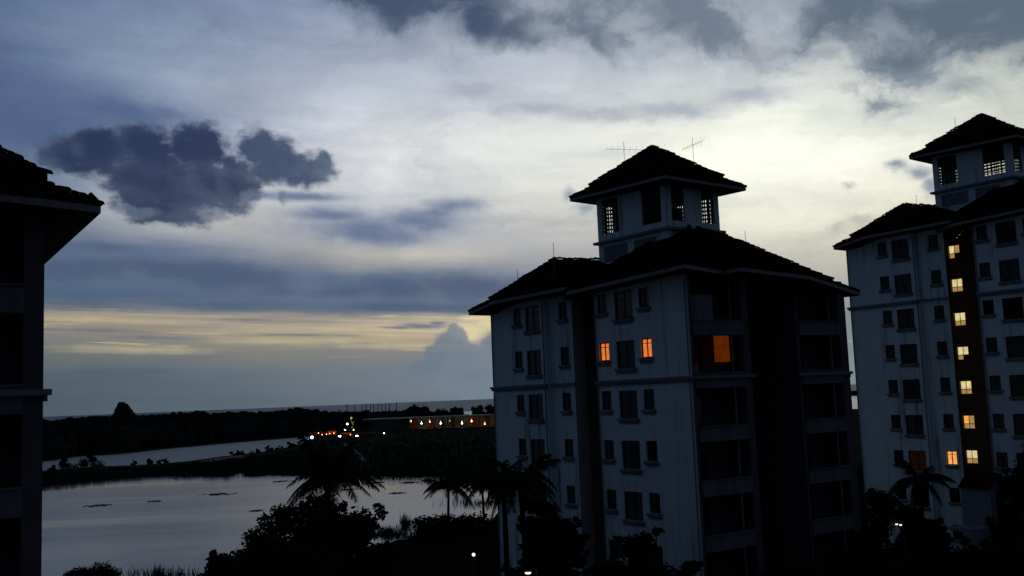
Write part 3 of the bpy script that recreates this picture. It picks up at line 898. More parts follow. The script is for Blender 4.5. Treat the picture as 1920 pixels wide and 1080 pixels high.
    w1, w2 = (16.2, 3.2, Z(9.55)), (14.8, 9.6, Z(9.55))
    wt = [w1, w1, w1, w2, w2, w2]
    wr = roof(root, wv_, None, 0.27, rnd, top=wt, hips=cfg['whips'], tiles_edges=cfg['wedges'], edges=(0, 1, 2, 5), tag_name='wing_roof')
    caps(wr, (w1[1], w1[0], w1[2] + .05), (w2[1], w2[0], w2[2] + .05), rnd)
    # gable filler under the ridge on the right slope
    # --- lantern tower
    ta, tb, tw, tk = 7.9, 6.46, 7.2, 4.85
    bt = MB()
    bt.box(tb, tb + tk, ta, ta + tw, Z(8.0), Z(10.6))
    tbase = bt.obj('tower_base', M_WALL, root)
    ld = MB(); ld.box(tb - .28, tb + tk + .28, ta - .28, ta + tw + .28, Z(10.602), Z(10.78)); ld.obj('ledge', M_TRIM, tbase)
    for a0, a1 in ((ta + 4.1, ta + 6.6), (ta + 1.2, ta + 3.4)):
        q = MB(); q.box(tb - .03, tb - .003, a0, a1, Z(9.3), Z(10.35)); q.obj('louvre_panel', M_TRIM, tbase)
    tw_ = MB()
    z0, z1 = Z(10.783), Z(14.05)
    ho, hh = Z(11.25), Z(13.75)
    fa = [(ta + .6, ta + 2.5, ho, hh), (ta + 4.9, ta + 6.7, ho, hh)]
    fb = [(tb + .4, tb + 1.6, ho, hh), (tb + 3.2, tb + 4.4, ho, hh)]
    facade(tw_, 'a', tb, ta, ta + tw, z0, z1, fa, 0.18, 1)
    fa2 = [(ta + .6, ta + 2.5, ho, hh), (ta + 3.1, ta + 5.7, ho, hh)]
    facade(tw_, 'a', tb + tk, ta, ta + tw, z0, z1, fa2, 0.18, -1)
    facade(tw_, 'b', ta, tb, tb + tk, z0, z1, fb, 0.18, 1)
    facade(tw_, 'b', ta + tw, tb, tb + tk, z0, z1, fb, 0.18, -1)
    tower = tw_.obj('tower', M_WALL, root)
    def grille(along, off, u0, u1, sg):
        m_ = MB()
        n_ = 6
        for i in range(1, n_):
            u = u0 + (u1 - u0) * i / n_
            if along == 'a': m_.box(off + sg*.06, off + sg*.11, u - .035, u + .035, ho, hh)
            else: m_.box(u - .035, u + .035, off + sg*.06, off + sg*.11, ho, hh)
        for j in range(1, 9):
            z = ho + (hh - ho) * j / 9
            if along == 'a': m_.box(off + sg*.05, off + sg*.12, u0, u1, z - .045, z + .045)
            else: m_.box(u0, u1, off + sg*.05, off + sg*.12, z - .045, z + .045)
        m_.obj('grille', M_FRAME, tower)
    for h_ in fa:
        grille('a', tb, h_[0], h_[1], 1)
    for h_ in fa2:
        grille('a', tb + tk, h_[0], h_[1], -1)
    for h_ in fb:
        grille('b', ta, h_[0], h_[1], 1); grille('b', ta + tw, h_[0], h_[1], -1)
    tk_ = MB(); tk_.box(tb + 1.7, tb + 3.2, ta + 1.8, ta + 5.0, Z(10.79), Z(cfg.get('blocker_top', 12.5))); tk_.obj('sky_blocker', M_INNER, tower)  # added solid core, blocks the sky seen through the grilles
    o_ = 1.35
    te = [(ta - o_, tb - o_, 13.9), (ta - o_, tb + tk + o_, 13.72), (ta + tw + o_, tb + tk + o_, 13.95), (ta + tw + o_, tb - o_, 14.18)]
    te = [(a, b, Z(z)) for a, b, z in te]
    tr = roof(root, te, (ta + 3.6, tb + 2.4, Z(17.25)), 0.26, rnd, hips=(0, 1, 2, 3), tiles_edges=cfg['tedges'], tag_name='tower_roof', inset=3.2)
    # lightning rods
    for a, b, z, l, tm in cfg['rods']:
        r = MB(); r.tube([(b, a, Z(z)), (b, a, Z(z) + l)], 0.017, 5)
        r.obj('lightning_rod', tm, root)
    return root


def louvre_shutter(root, Z):
    m = MB()
    m.box(0.8, 2.2, 0.30, 0.34, Z(3.95), Z(5.35))
    o = m.obj('shutter', material('pale_shutter', (0.30, 0.30, 0.29), 0.8, 0.2, 2.0), root)
    for i in range(3):
        s = MB(); s.box(0.88 + i*.45, 1.2 + i*.45, 0.28, 0.297, Z(4.0), Z(5.3)); s.obj('slat', M_TRIM, o)


def orange_room(root, Z):
    m = MB()
    n = 10
    for i in range(n):                                  # a pleated curtain glowing from the room behind
        b0 = 2.45 + 1.25 * i / n; b1 = 2.45 + 1.25 * (i + 1) / n
        a0, a1 = (0.55, 0.62) if i % 2 else (0.62, 0.55)
        m.quad((b0, a0, Z(1.55)), (b1, a1, Z(1.55)), (b1, a1, Z(3.05)), (b0, a0, Z(3.05)))
    o = m.obj('curtain', material('curtain_glow', (0.2, 0.05, 0.01), 0.9, 0.1, 3.0, emit=(1.0, 0.17, 0.008), estr=0.085), root)
    o['label'] = 'glowing orange curtain on the corner balcony'


def red_glow(root, Z):
    m = MB(); m.box(5.1, 5.5, 3.9, 3.95, Z(-9.6), Z(-8.4)); m.obj('stair_light', M_ORANGE3, root)


ow = (M_AMBER, 'small window lit amber')
HG = [M_WARM, M_WARM, M_WARM, M_WARMD]
main_cfg = dict(seed=3, rows=7, a_left=19.6, rtip=(0.0, 15.3, 5.85), hips=(0, 2, 4, 7), edges=(0, 1, 2, 3, 7), whips=(0, 2), wedges=(0, 1), tedges=(0, 3),
                lit={(1, 7.38): (M_ORANGE, 'small window lit orange, left of the big dark one'), (1, 3.6): (M_ORANGE, 'small window lit orange, right of the big dark one')},
                well={3: M_ORANGE5, 4: M_ORANGE5, 5: M_ORANGE5},
                extras=(louvre_shutter, orange_room, red_glow),
                rods=[(14.6, 2.0, 9.0, 1.5, M_METAL), (17.6, 1.0, 8.1, 0.9, M_METAL), (12.0, 0.0, 7.4, 1.4, M_TRIM), (5.8, 3.2, 9.1, 1.3, M_TRIM), (6.3, 12.0, 9.5, 1.1, M_METAL), (5.6, 7.5, 9.9, 1.0, M_TRIM)])
right_cfg = dict(blocker_top=11.3, seed=5, rows=9, a_left=20.1, hips=(0, 7), edges=(0, 7), whips=(0, 2), wedges=(0, 1), tedges=(0, 3),
                 lit={(6, 11.83): (M_AMBER, 'small window lit orange beside the stair'), (6, 14.68): (M_ORANGE5, 'large window with a faint red glow')},
                 well={}, extras=(),
                 stair_lit=[[M_WARM, M_WARMD, M_WARMD, M_INNER], [M_WARM, M_WARM, M_WARMD, M_WARMD], [M_WARM, M_WARM, M_WARMD, M_WARMD], [M_WARM, M_WARM, M_WARMD, M_INNER], [M_WARM, M_WARM, M_WARMD, M_WARMD],
                            [M_AMBER, M_WARMD, M_WARMD, M_WARMD], [M_WARM, M_WARM, M_WARMD, M_WARMD], [M_WARMD, M_WARM, M_INNER, M_WARMD], [M_INNER, M_INNER, M_INNER, M_INNER]],
                 rods=[(16.0, 5.0, 9.4, 1.2, M_METAL), (12.6, 6.5, 15.4, 1.6, M_METAL)])
left_cfg = dict(seed=9, rows=7, a_left=19.6, hips=(4,), edges=(3, 4), whips=(), wedges=(), tedges=(), lit={}, well={}, extras=(), skirt=0.2, drop=0.3, rods=[], bmax=13.5, apex=(11.4, 8.9, 12.9))
main_b = apartment('pale apartment block in the middle with a lantern tower, two orange windows and orange curtain', 9.69, 55.8, 0.0, main_cfg)
right_b = apartment('taller pale apartment block at the right with a column of lit stair windows', 41.4, 73.1, 5.95, right_cfg)
left_b = apartment('dark apartment block corner with balconies cut off by the left edge', -25.0, 22.25, 0.0, left_cfg)


def local_world(C, a, b, z):
    return Vector((C[0] + a * UX + b * VX, C[1] + a * UY + b * VY, CAM_H + z))


# ------------------------------------------------------------------ TV antennas on the lantern roof
def antenna(label, base, h, boom_dir, boom_len, nel, tilt=0.0):
    root = empty('tv_antenna', base)
    tag(root, label, 'antenna', 'TV antennas on the lantern roof')
    m = MB(); m.tube([(0, 0, 0), (0, 0, h)], 0.014, 5); m.obj('mast', M_METAL, root)
    d = Vector((math.cos(boom_dir), math.sin(boom_dir), tilt)).normalized()
    c = Vector((0, 0, h * 0.72))
    m = MB(); m.tube([c - d * boom_len * .5, c + d * boom_len * .5], 0.013, 5); m.obj('boom', M_METAL, root)
    s = d.cross(Vector((0, 0, 1))).normalized()
    for i in range(nel):
        p = c + d * boom_len * (i / (nel - 1) - .5)
        l = 0.22 + 0.25 * i / nel
        m = MB(); m.tube([p - s * l - Vector((0, 0, l*.6)), p + s * l + Vector((0, 0, l*.6))], 0.006, 4); m.obj('element', M_METAL, root)


antenna('TV antenna with a long level boom left of the lantern roof peak', at(1172, 318, dist=71.5), 2.05, 0.15, 2.6, 7, -0.03)
antenna('TV antenna with a tilted boom right of the lantern roof peak', at(1301, 308, dist=69.5), 1.9, 0.3, 1.7, 6, 0.42)

# ------------------------------------------------------------------ vegetation
def leaf_cards(mb, c, r, n, size, rnd, squash=0.8, shell=0.55):
    """n small leaf faces spread through one clump"""
    for _ in range(n):
        d = Vector((rnd.gauss(0, 1), rnd.gauss(0, 1), rnd.gauss(0, 1))).normalized()
        k = r * (shell + (1 - shell) * rnd.random() ** 0.6) * rnd.uniform(0.75, 1.12)
        p = Vector(c) + Vector((d.x * k, d.y * k, d.z * k * squash))
        a = Vector((rnd.gauss(0, 1), rnd.gauss(0, 1), rnd.gauss(0, 0.6))).normalized()
        b = a.orthogonal().normalized()
        b.rotate(Matrix.Rotation(rnd.uniform(0, 6.28), 3, a))
        s = size * rnd.uniform(0.6, 1.4)
        q0, q1, q2, q3 = p - a * s, p + b * s * .45, p + a * s, p - b * s * .45
        mb.quad(q0, q1, q2, q3)


def tree(label, base, height, spread, rnd_seed, clumps=22, cards=150, leaf=0.17, group='trees around the blocks', flat=0.75, crown_lo=0.35, lean=0.0):
    rnd = random.Random(rnd_seed)
    root = empty('broadleaf_tree', base)
    tag(root, label, 'tree', group)
    t = MB()
    top = Vector((lean * height, 0, height * 0.72))
    pts = [Vector((0, 0, -0.3)), Vector((rnd.uniform(-.1, .1), rnd.uniform(-.1, .1), height * .25)), top * 0.6 + Vector((rnd.uniform(-.3, .3), rnd.uniform(-.3, .3), 0)), top]
    r0 = 0.022 * height + 0.08
    t.tube(pts, [r0, r0 * .8, r0 * .5, r0 * .15], 8)
    c = MB()
    for i in range(clumps):
        az_ = rnd.uniform(0, 2 * PI)
        rr = spread * math.sqrt(rnd.random()) * 0.95
        hz = crown_lo + (1 - crown_lo) * rnd.random()
        env = math.sqrt(max(0.05, 1 - ((hz - crown_lo) / (1 - crown_lo)) ** 2 * 0.9))
        p = Vector((math.cos(az_) * rr * env + lean * height * hz, math.sin(az_) * rr * env, height * hz * 0.93))
        cr = spread * rnd.uniform(0.27, 0.45)
        if i < 10:
            t.tube([pts[2] * rnd.uniform(.5, 1), (pts[2] + p) * .5 + Vector((0, 0, rnd.uniform(-.2, .4))), p], [r0 * .35, r0 * .2, 0.02], 5)
        leaf_cards(c, p, cr, cards, leaf, rnd, flat, 0.25)
        # a loose twig sticking out
        d = Vector((math.cos(az_), math.sin(az_), rnd.uniform(0, 1))).normalized()
        leaf_cards(c, p + d * cr * 1.15, cr * .3, cards // 8, leaf, rnd, 1.0, .1)
    c.obj('crown', M_LEAF, root)
    t.obj('trunk', M_BARK, root)
    return root


def frond_mesh(length, droop, seed, rise=0.5):
    rnd = random.Random(seed)
    m = MB()
    pts = []
    n = 14
    for i in range(n + 1):
        s = i / n
        pts.append(Vector((length * (s - 0.10 * droop * s * s), 0, length * (rise * s - droop * s * s))))
    m.tube(pts, [0.035 * (1 - .8 * i / n) for i in range(n + 1)], 4)
    for i in range(2, n * 4 + 1):
        s = i / (n * 4)
        f = s * n; k = min(int(f), n - 1)
        p = pts[k].lerp(pts[k+1], f - k)
        d = (pts[k+1] - pts[k]).normalized()
        L = length * 0.30 * math.sin(PI * min(1, s * 0.86 + 0.10)) ** 0.7 * rnd.uniform(0.85, 1.1)
        for sg in (-1, 1):
            o = (Vector((0, sg, 0)) * 0.75 + d * 0.55 + Vector((0, 0, -0.25 - 0.75 * rnd.random()))).normalized()
            tip = p + o * L + Vector((0, 0, -0.12 * L))
            mid = p + o * L * .5
            w = d * 0.011
            m.quad(p - w, mid - w * 1.1, mid + w * 1.1, p + w)
            m.tri(mid - w * 1.1, tip, mid + w * 1.1)
    return m.mesh('frond', M_LEAFP)


FRONDS = [frond_mesh(1.0, 0.85, 1, 0.65), frond_mesh(1.0, 1.15, 2, 0.8), frond_mesh(1.0, 0.5, 3, 0.95), frond_mesh(1.0, 1.0, 4, 0.35)]


def palm(label, base, height, flen, seed, n=20, group='palms on the estate', up=0.0):
    rnd = random.Random(seed)
    root = empty('palm_tree', base)
    tag(root, label, 'palm', group)
    t = MB()
    lx, ly = rnd.uniform(-.05, .05) * height, rnd.uniform(-.05, .05) * height
    pts = [Vector((lx * (i/8)**2, ly * (i/8)**2, height * i / 8 - (0.3 if i == 0 else 0))) for i in range(9)]
    t.tube(pts, [0.2 - 0.009 * i for i in range(9)], 8)
    t.obj('trunk', M_BARK, root)
    cn = MB()
    for i in range(7):
        a = i * 0.9
        cn.ball((lx + .22 * math.cos(a), ly + .22 * math.sin(a), height - .25 - .05 * (i % 3)), 0.13, 6, 4)
    cn.obj('coconuts', M_BARK, root)
    for i in range(n):
        k = i % 4
        o = link('frond', FRONDS[k], root, (lx, ly, height + 0.02 * (i % 5)))
        o.rotation_euler = (rnd.uniform(-.15, .15), rnd.uniform(-0.35, 0.25) - up, 2 * PI * i / n + rnd.uniform(-.15, .15))
        s = flen * rnd.uniform(0.85, 1.1)
        o.scale = (s, s, s)
    return root


def gnd(px, dist, z=GZ):
    d = ray(px, 900)
    return Vector((d.x / d.y * dist, dist, z))


def top_h(px, py, dist, base=GZ):
    """height that reaches the surveyed pixel row at this distance"""
    return at(px, py, dist=dist).z - base


# big tree group bottom centre, with the palm rising behind it
for i, (px, py, d, sp, lb, cl) in enumerate([
        (560, 928, 44, 2.6, 'dark broadleaf tree, tallest of the clump under the left palm', 30),
        (640, 932, 43, 2.2, 'dark broadleaf tree on the right side of the clump below the left palm', 28),
        (480, 972, 41, 2.3, 'dark broadleaf tree stepping down on the left of the clump by the pond', 24),
        (425, 1008, 39, 1.7, 'lower leafy tree between the big clump and the forked sapling', 20),
        (700, 985, 46, 0.95, 'small tree with loose sprigs at the right end of the clump beside the pond', 16),
        (590, 1010, 37, 2.5, 'broad dark tree filling the bottom edge under the left palm', 30),
        (605, 900, 47, 2.1, 'round-topped tree hiding the trunk of the left palm', 24)]):
    h = top_h(px, py, d) * 0.99
    tree(lb, gnd(px, d), h, sp * 1.05, 40 + i, int(cl * 1.8), 620, 0.105, crown_lo=0.12)
h = top_h(372, 1038, 38)
tree('thin sapling with forked leafy tips at the left end of the dark clump', gnd(368, 38), h, 0.75, 77, 9, 60, 0.11, crown_lo=0.72)
palm('coconut palm with arching fronds standing behind the bottom centre tree clump', gnd(610, 62), top_h(610, 908, 62), 3.0, 5, 24, up=0.28)
palm('coconut palm silhouetted against the pond right of the hedge', gnd(838, 126.5, .5), top_h(838, 915, 126.5, .5), 3.5, 6, 20, up=0.1)
palm('small coconut palm between the pond palm and the middle block', gnd(905, 126.5, .5), top_h(905, 915, 126.5, .5), 3.5, 7, 18, up=0.2)
palm('tall drooping palm in front of the left wing of the middle block', gnd(985, 55), top_h(985, 905, 55), 2.4, 8, 24, up=-0.1)
palm('drooping palm beside the lower left corner of the middle block', gnd(945, 57), top_h(945, 902, 57), 1.9, 9, 18)
palm('palm with short fronds at the foot of the right block', gnd(1722, 66), top_h(1722, 905, 66), 2.2, 10, 18)

for i, (px, py, d, sp, lb) in enumerate([
        (1185, 985, 47, 1.9, 'rounded tree at the foot of the middle block under the small windows'),
        (1275, 1018, 45, 0.9, 'small pointed tree at the near corner of the middle block'),
        (1035, 920, 52, 1.5, 'dark tree covering the lowest windows of the left wing'),
        (1000, 905, 53, 1.5, 'tall dark tree between the two drooping palms and the left wing'),
        (1010, 1000, 50, 1.7, 'bushy tree right of the pale wall gap at the middle block'),
        (1100, 1030, 44, 1.6, 'low bushy tree between the two front trees of the middle block'),
        (1350, 1062, 44, 1.4, 'low tree below the bottom balcony of the middle block'),
        (1640, 905, 70, 2.4, 'dark tree at the lower left corner of the right block'),
        (1700, 940, 66, 1.9, 'dark tree below the large red-lit window of the right block'),
        (1745, 965, 69, 1.4, 'dark tree left below the lowest lit stair window'),
        (1922, 835, 62, 1.7, 'tall dark tree at the right edge of the picture'),
        (1955, 800, 58, 2.4, 'tall dark tree partly cut off by the right edge'),
        (1600, 985, 58, 2.2, 'dark tree between the middle and the right block'),
        (1480, 1040, 50, 2.2, 'dark tree below the recess of the middle block'),
        (1780, 1020, 52, 2.3, 'broad dark tree in front of the right block'),
        (1880, 1000, 50, 2.6, 'broad dark tree below the small gabled gatehouse'),
        (1690, 1030, 46, 2.2, 'dark tree right of the twin lamp')]):
    tree(lb, gnd(px, d), top_h(px, py, d) * .98, sp * 1.1, 100 + i, 34, 280, 0.14, crown_lo=0.3 if i not in (1,) else 0.15)

# hedge thicket standing in the pond margin
def thicket(name, label, cat, blobs, leaf, cards, seed, mat=None, kind=None, group=None):
    rnd = random.Random(seed)
    m = MB()
    for c, r, sq in blobs:
        leaf_cards(m, c, r, cards, leaf, rnd, sq, 0.2)
    o = m.obj(name, mat or M_LEAF)
    tag(o, label, cat, group, kind)
    return o


bl = []
for i in range(26):
    px = 782 + i * 5.0
    p = gnd(px, 124 + RND.uniform(-1.5, 1.5), 0.6)
    bl.append(((p.x, p.y, 2.1), 1.6, 0.8)); bl.append(((p.x + .4, p.y - 1.2, 1.1), 1.4, 0.8))
thicket('hedge', 'long square-cut hedge at the edge of the pond right of the tree clump', 'hedge', bl, 0.22, 160, 3)
land('islet', [(gnd(760, 125).x, 128), (gnd(760, 125).x, 121.5), (gnd(860, 125).x, 121), (gnd(960, 124).x, 120), (gnd(960, 128).x, 129), (gnd(850, 128).x, 129)], 0.5, M_GRASS)
bl = []
for i, (px, hh) in enumerate([(134, 1.3), (146, 1.7), (158, 1.6), (170, 1.5), (184, 2.0), (198, 2.0), (210, 1.4)]):
    p = gnd(px, 106, 0)
    bl.append(((p.x, p.y, hh * .45), 0.9, hh / 1.6))
thicket('waterside_bush', 'rounded green bush in the pond at the bottom left', 'bush', bl, 0.11, 900, 4)
# a low brick planter walls / shrubs line on near ground
for i, (px, d, r) in enumerate([(800, 70, 1.3), (850, 66, 1.0), (920, 62, 1.1), (760, 74, 1.2)]):
    p = gnd(px, d)
    thicket('shrub', ['low dark shrub on the lawn left of the garden lamp', 'low dark shrub just below the hedge', 'low dark shrub right of the garden lamp', 'low dark shrub by the pond corner'][i], 'shrub',
            [((p.x, p.y, GZ + r * .5), r, 0.7)], 0.12, 500, 20 + i)

# spit: single bushes on its ridge
for i, (px, py, w) in enumerate([(92, 878, 2.0), (132, 872, 3.2), (165, 868, 3.6), (255, 863, 1.3), (285, 861, 1.5), (297, 860, 1.0), (306, 859, 1.2), (440, 846, 1.6), (455, 845, 1.4), (505, 838, 2.0), (478, 842, 1.5), (540, 832, 2.2), (556, 830, 1.6), (524, 835, 1.4)]):
    p = at(px, py + 7, 0.6)
    names = ['bush at the left end of the spit beside the dark block', 'rounded bush on the spit, left of a taller one', 'tallest rounded bush at the left of the spit',
             'spindly bush alone on the low middle of the spit', 'upright bush, second on the low middle of the spit', 'tiny bush third along the low middle of the spit', 'tiny bush last along the low middle of the spit',
             'small bush above the pale mud path', 'small bush right above the end of the pale mud path', 'dense bush where the spit widens', 'small bush left of the dense one where the spit widens', 'wide bush nearest the harbour lights', 'narrow bush beside the harbour lights', 'low bush before the widest one near the harbour']
    thicket('bush', names[i], 'bush', [((p.x + RND.uniform(-.9, .9) * w, p.y, 0.3 + w * (.12 + .28 * k)), w * (.72 - .15 * k) * RND.uniform(.8, 1.15), .75) for k in range(4)], 0.24, int(60 + 55 * w * w), 50 + i, group='bushes along the spit')

# ground cover on the spit (uncountable)
rnd = random.Random(8)
m = MB()
for _ in range(9000):
    px = rnd.uniform(60, 1150); f_ = rnd.random() ** 0.7
    lo, hi = interp(SPIT_FAR, px), interp(SPIT_NEAR, px)
    py = lo + 1.0 + (hi - lo - 2) * f_
    p = at(px, py, 0.6)
    s = rnd.uniform(0.3, 1.3) * (0.75 if py > lo + 6 else 0.3)
    a = rnd.uniform(0, PI); dx, dy = math.cos(a) * s * .7, math.sin(a) * s * .7
    m.quad((p.x - dx, p.y - dy, 0.55), (p.x + dx, p.y + dy, 0.55), (p.x + dx * .6, p.y + dy * .6, 0.6 + s), (p.x - dx * .8, p.y - dy * .8, 0.6 + s * .8))
tag(m.obj('scrub', M_GRASS), 'low dark scrub covering the spit between pond and river', 'scrub', kind='stuff')

# mangrove wood on the far bank: one mass of crowns
rnd = random.Random(21)
m = MB()
tops = [(-300, 786), (60, 786), (110, 789), (150, 784), (170, 780), (240, 779), (330, 776), (372, 772), (395, 775), (470, 773), (530, 770), (555, 765), (590, 768), (640, 772), (720, 772), (800, 770)]
def top_at(px):
    for (x0, y0), (x1, y1) in zip(tops, tops[1:]):
        if x0 <= px <= x1: return y0 + (y1 - y0) * (px - x0) / (x1 - x0)
    return 780
def near_at(px): return interp(NEARS, px)
for i in range(1500):
    px = rnd.uniform(-260, 790)
    nb = at(px, near_at(px) - 1, 0)
    if nb.y > 1000: continue
    back = rnd.random() ** 1.4 * min(260, 1050 - nb.y)
    Y = nb.y + 2 + back
    X = nb.x * Y / nb.y
    ztop = at(px, top_at(px), dist=Y).z
    ztop = min(ztop, 17.5) * (0.62 + 0.38 * min(1, back / 60)) * rnd.uniform(0.84, 1.04) * (1.07 if rnd.random() < .05 else 1)
    r = rnd.uniform(2.5, 5.0)
    zb = 0.5
    # crown lump as a jittered low-poly dome reaching the ground
    n0 = len(m.v); seg = 7
    for q, (zz, rr) in enumerate(((zb, .8), (ztop * .45, 1.05), (ztop * .8, .85), (ztop * .95, .45))):
        for k in range(seg):
            t = 2 * PI * k / seg + q * .4
            j = rnd.uniform(.8, 1.2)
            m.v.append((X + r * rr * j * math.cos(t), Y + r * rr * j * math.sin(t), zz + rnd.uniform(-.4, .4)))
    m.v.append((X, Y, ztop))
    for q in range(3):
        for k in range(seg):
            k2 = (k + 1) % seg
            m.f.append((n0 + q*seg + k, n0 + q*seg + k2, n0 + (q+1)*seg + k2, n0 + (q+1)*seg + k))
    for k in range(seg):
        m.f.append((n0 + 3*seg + k, n0 + 3*seg + (k+1) % seg, n0 + 4*seg))
    leaf_cards(m, (X, Y, ztop * .86), r * .9, 14, 0.9, rnd, .5, .6)
tag(m.obj('mangrove_wood', M_LEAFM), 'long black mangrove wood on the far bank of the river', 'wood', kind='stuff')

# single crowns behind the pier building
rc = [(785, 758, 34, 'domed dark tree behind the left part of the lit pier building'), (740, 768, 20, 'low dark tree left of the domed one behind the pier building'), (830, 766, 18, 'low dark tree right of the domed one behind the pier building'),
      (860, 762, 20, 'dark tree in the middle behind the pier building'), (900, 760, 17, 'peaked dark tree right of the small roof behind the pier building'), (925, 758, 22, 'dark tree touching the middle block behind the pier building'), (690, 768, 22, 'low dark tree below the row of poles')]
for i, (px, py, w, lb) in enumerate(rc):
    Yd = 680
    base = gnd(px, Yd, 0.6)
    root = empty('distant_tree', base)
    tag(root, lb, 'tree', 'trees behind the pier building')
    ht = at(px, py, dist=Yd).z - 0.6
    rr = w * Yd / F_PX
    c = MB()
    rn = random.Random(300 + i)
    for _ in range(26):
        a, q = rn.uniform(0, 6.28), rn.random()
        z = ht * rn.uniform(.3, .88)
        e = math.sqrt(max(.1, 1 - (z / ht) ** 2))
        c.ball((math.cos(a) * rr * q * e, math.sin(a) * rr * q * e, z * .95), rr * rn.uniform(.22, .34), 6, 4, .8)
        leaf_cards(c, (math.cos(a) * rr * q * e, math.sin(a) * rr * q * e, z), rr * .35, 20, .8, rn, .8, .6)
    c.obj('crown', M_LEAFM, root)
    t = MB(); t.tube([(0, 0, -.5), (0, 0, ht * .6)], [.5, .25], 6); t.obj('trunk', M_BARK, root)

# stepped building far away above the mangroves
root = empty('distant_building', gnd(229, 760, 0.5))
tag(root, 'far stepped tower block rising above the mangrove wood', 'building')
M_FARB = material('distant_concrete', (0.035, 0.028, 0.036), 0.95, 0.0, 0.1)
sc_ = 760 / F_PX
for x0, x1, yt in ((-11, -6, 766), (-6, 4, 757), (4, 10, 761), (10, 15, 768), (15, 19, 774), (-15, -11, 776)):
    z = at(229, yt, dist=760).z - .5
    m = MB()
    m.box(x0 * sc_, x1 * sc_ - .02, -4, 4 + abs(x0) * .1, 0, z)
    m.box(x0 * sc_ + .5, x1 * sc_ - .6, -3, 3, z + .002, z + 1.3)
    w_ = m.obj('tower_section', M_FARB, root)
    for k in range(3):
        q = MB()
        for u_ in range(int((x1 - x0) * sc_ / 1.2)):
            q.box(x0 * sc_ + .3 + u_ * 1.2, x0 * sc_ + .9 + u_ * 1.2, -4.06, -4.01, z - 2.2 - k * 3, z - 1.0 - k * 3)
        if q.v:
            q.obj('window_band', M_FRAME, w_)['kind'] = 'stuff'

# row of poles in front of the sea
for i, px in enumerate([654, 668, 683, 690, 698, 704, 712, 719, 727, 734, 747]):
    Yd = 700
    b = gnd(px, Yd, 0.6)
    t_ = at(px, 757 - (px - 660) * 0.035 + (i * 37 % 5) * .6, dist=Yd).z
    m = MB(); m.tube([(b.x, b.y, 0.3), (b.x, b.y, t_)], [0.30, 0.22], 6)
    if i % 3 == 0: m.box(b.x - .9, b.x + .9, b.y - .1, b.y + .1, t_ - 1.2, t_ - .9)
    tag(m.obj('pole', M_LEAFM), ['leftmost pole, tall with a cross arm', 'second pole from the left of the harbour row', 'third pole from the left, before the close pair', 'pole with a cross arm, fourth from the left', 'fifth pole from the left in the row', 'middle pole of the harbour row', 'pole with a cross arm just right of the middle', 'fourth pole from the right end', 'third pole from the right end', 'second pole from the right, with a cross arm', 'rightmost pole standing apart beside the domed tree'][i], 'pole', 'row of poles by the harbour')

# ------------------------------------------------------------------ lit pier building
Yb = 587.0
pl_, pr_ = gnd(690, Yb, .6), gnd(960, Yb - 22, .6)
ax = (pr_ - pl_); LB = ax.length; ang = math.atan2(ax.y, ax.x)
root = empty('pier_building', pl_, ang)
tag(root, 'long low waterfront building with a pale roof edge and a row of lit bays', 'building')
zt = at(800, 781, dist=Yb).z - .6
zm = at(800, 788, dist=Yb).z - .6
zf = at(800, 803, dist=Yb).z - .6
M_PROOF = material('pale_metal_roof', (0.55, 0.56, 0.52), 0.7, 0.1, 0.1)
M_PWALL = material('pier_wall', (0.13, 0.13, 0.11), 0.9, 0.0, 0.1)
M_PIN = material('lit_back_wall', (0.24, 0.22, 0.16), 0.9, 0.0, 0.1)
m = MB(); m.box(-2, LB, -1.6, 14, zt - .75, zt); m.obj('roof', M_PROOF, root)
m = MB(); m.box(0, LB, 0.0, 13, -.6, zf - .2); m.box(0, LB, -.6, 13, zf - .198, zf); m.obj('podium', M_PWALL, root)
m = MB(); m.box(2, 26, 1.0, 12, zf + .002, zt - .76); m.obj('closed_wing', M_PWALL, root)
m = MB(); m.box(26.1, LB, 7.0, 7.2, zf + .002, zt - .76); m.obj('back_wall', M_PIN, root)
for i in range(16):
    m = MB(); x = 27 + i * 3.7
    if x > LB - .5: break
    m.box(x - .15, x + .15, -.4, -.1, zf + .003, zt - .755); m.obj('column', M_PWALL, root)
lx = [(753, M_LAMPO, 795), (770, M_LAMPO, 790), (790, M_LAMP, 794), (805, M_LAMPO, 791), (826, M_LAMP, 794), (843, M_LAMPG, 789), (866, M_LAMP, 794), (884, M_LAMPO, 790), (909, M_LAMPO, 795), (928, M_LAMP, 789)]
for i, (px, mt, py) in enumerate(lx):
    p = at(px, py, dist=Yb - (px - 690) * .08)
    m = MB(); m.ball((0, 0, 0), 0.33 if mt is M_LAMP else 0.42, 8, 6)
    m.tube([(0, 0, .30), (0, 0, 1.3)], .04, 4)
    o = m.obj('hanging_lamp', mt)
    o.location = p - Vector((0, 1.0, 0)) + Vector((0, 2.2, 0))
    tag(o, ['orange lamp hanging in the first lit bay from the left', 'brighter orange lamp in the second lit bay', 'white lamp hanging in the third lit bay', 'orange lamp with a red glow in the fourth lit bay', 'small white lamp in the fifth lit bay',
            'greenish lamp in the sixth lit bay', 'white lamp in the seventh lit bay', 'orange lamp in the eighth lit bay', 'orange lamp in the ninth lit bay', 'white lamp at the end beside the middle block'][i], 'lamp', 'lamps along the pier building')
# glowing panels added between bays, painting in lamplight on the back wall
for i, (px, w_, mt) in enumerate([(753, 2.4, M_ORANGE3), (771, 3.6, M_ORANGE3), (807, 2.6, M_ORANGE3), (830, 1.6, M_ORANGE5), (846, 2.0, M_ORANGE5), (890, 2.0, M_ORANGE3), (915, 2.0, M_ORANGE5)]):
    x = (gnd(px, Yb).x - pl_.x) / math.cos(ang)
    m = MB(); m.box(x - w_ / 2, x + w_ / 2, 6.8, 6.95, zf + .3, zt - .8); m.obj('glow_panel', mt, root)

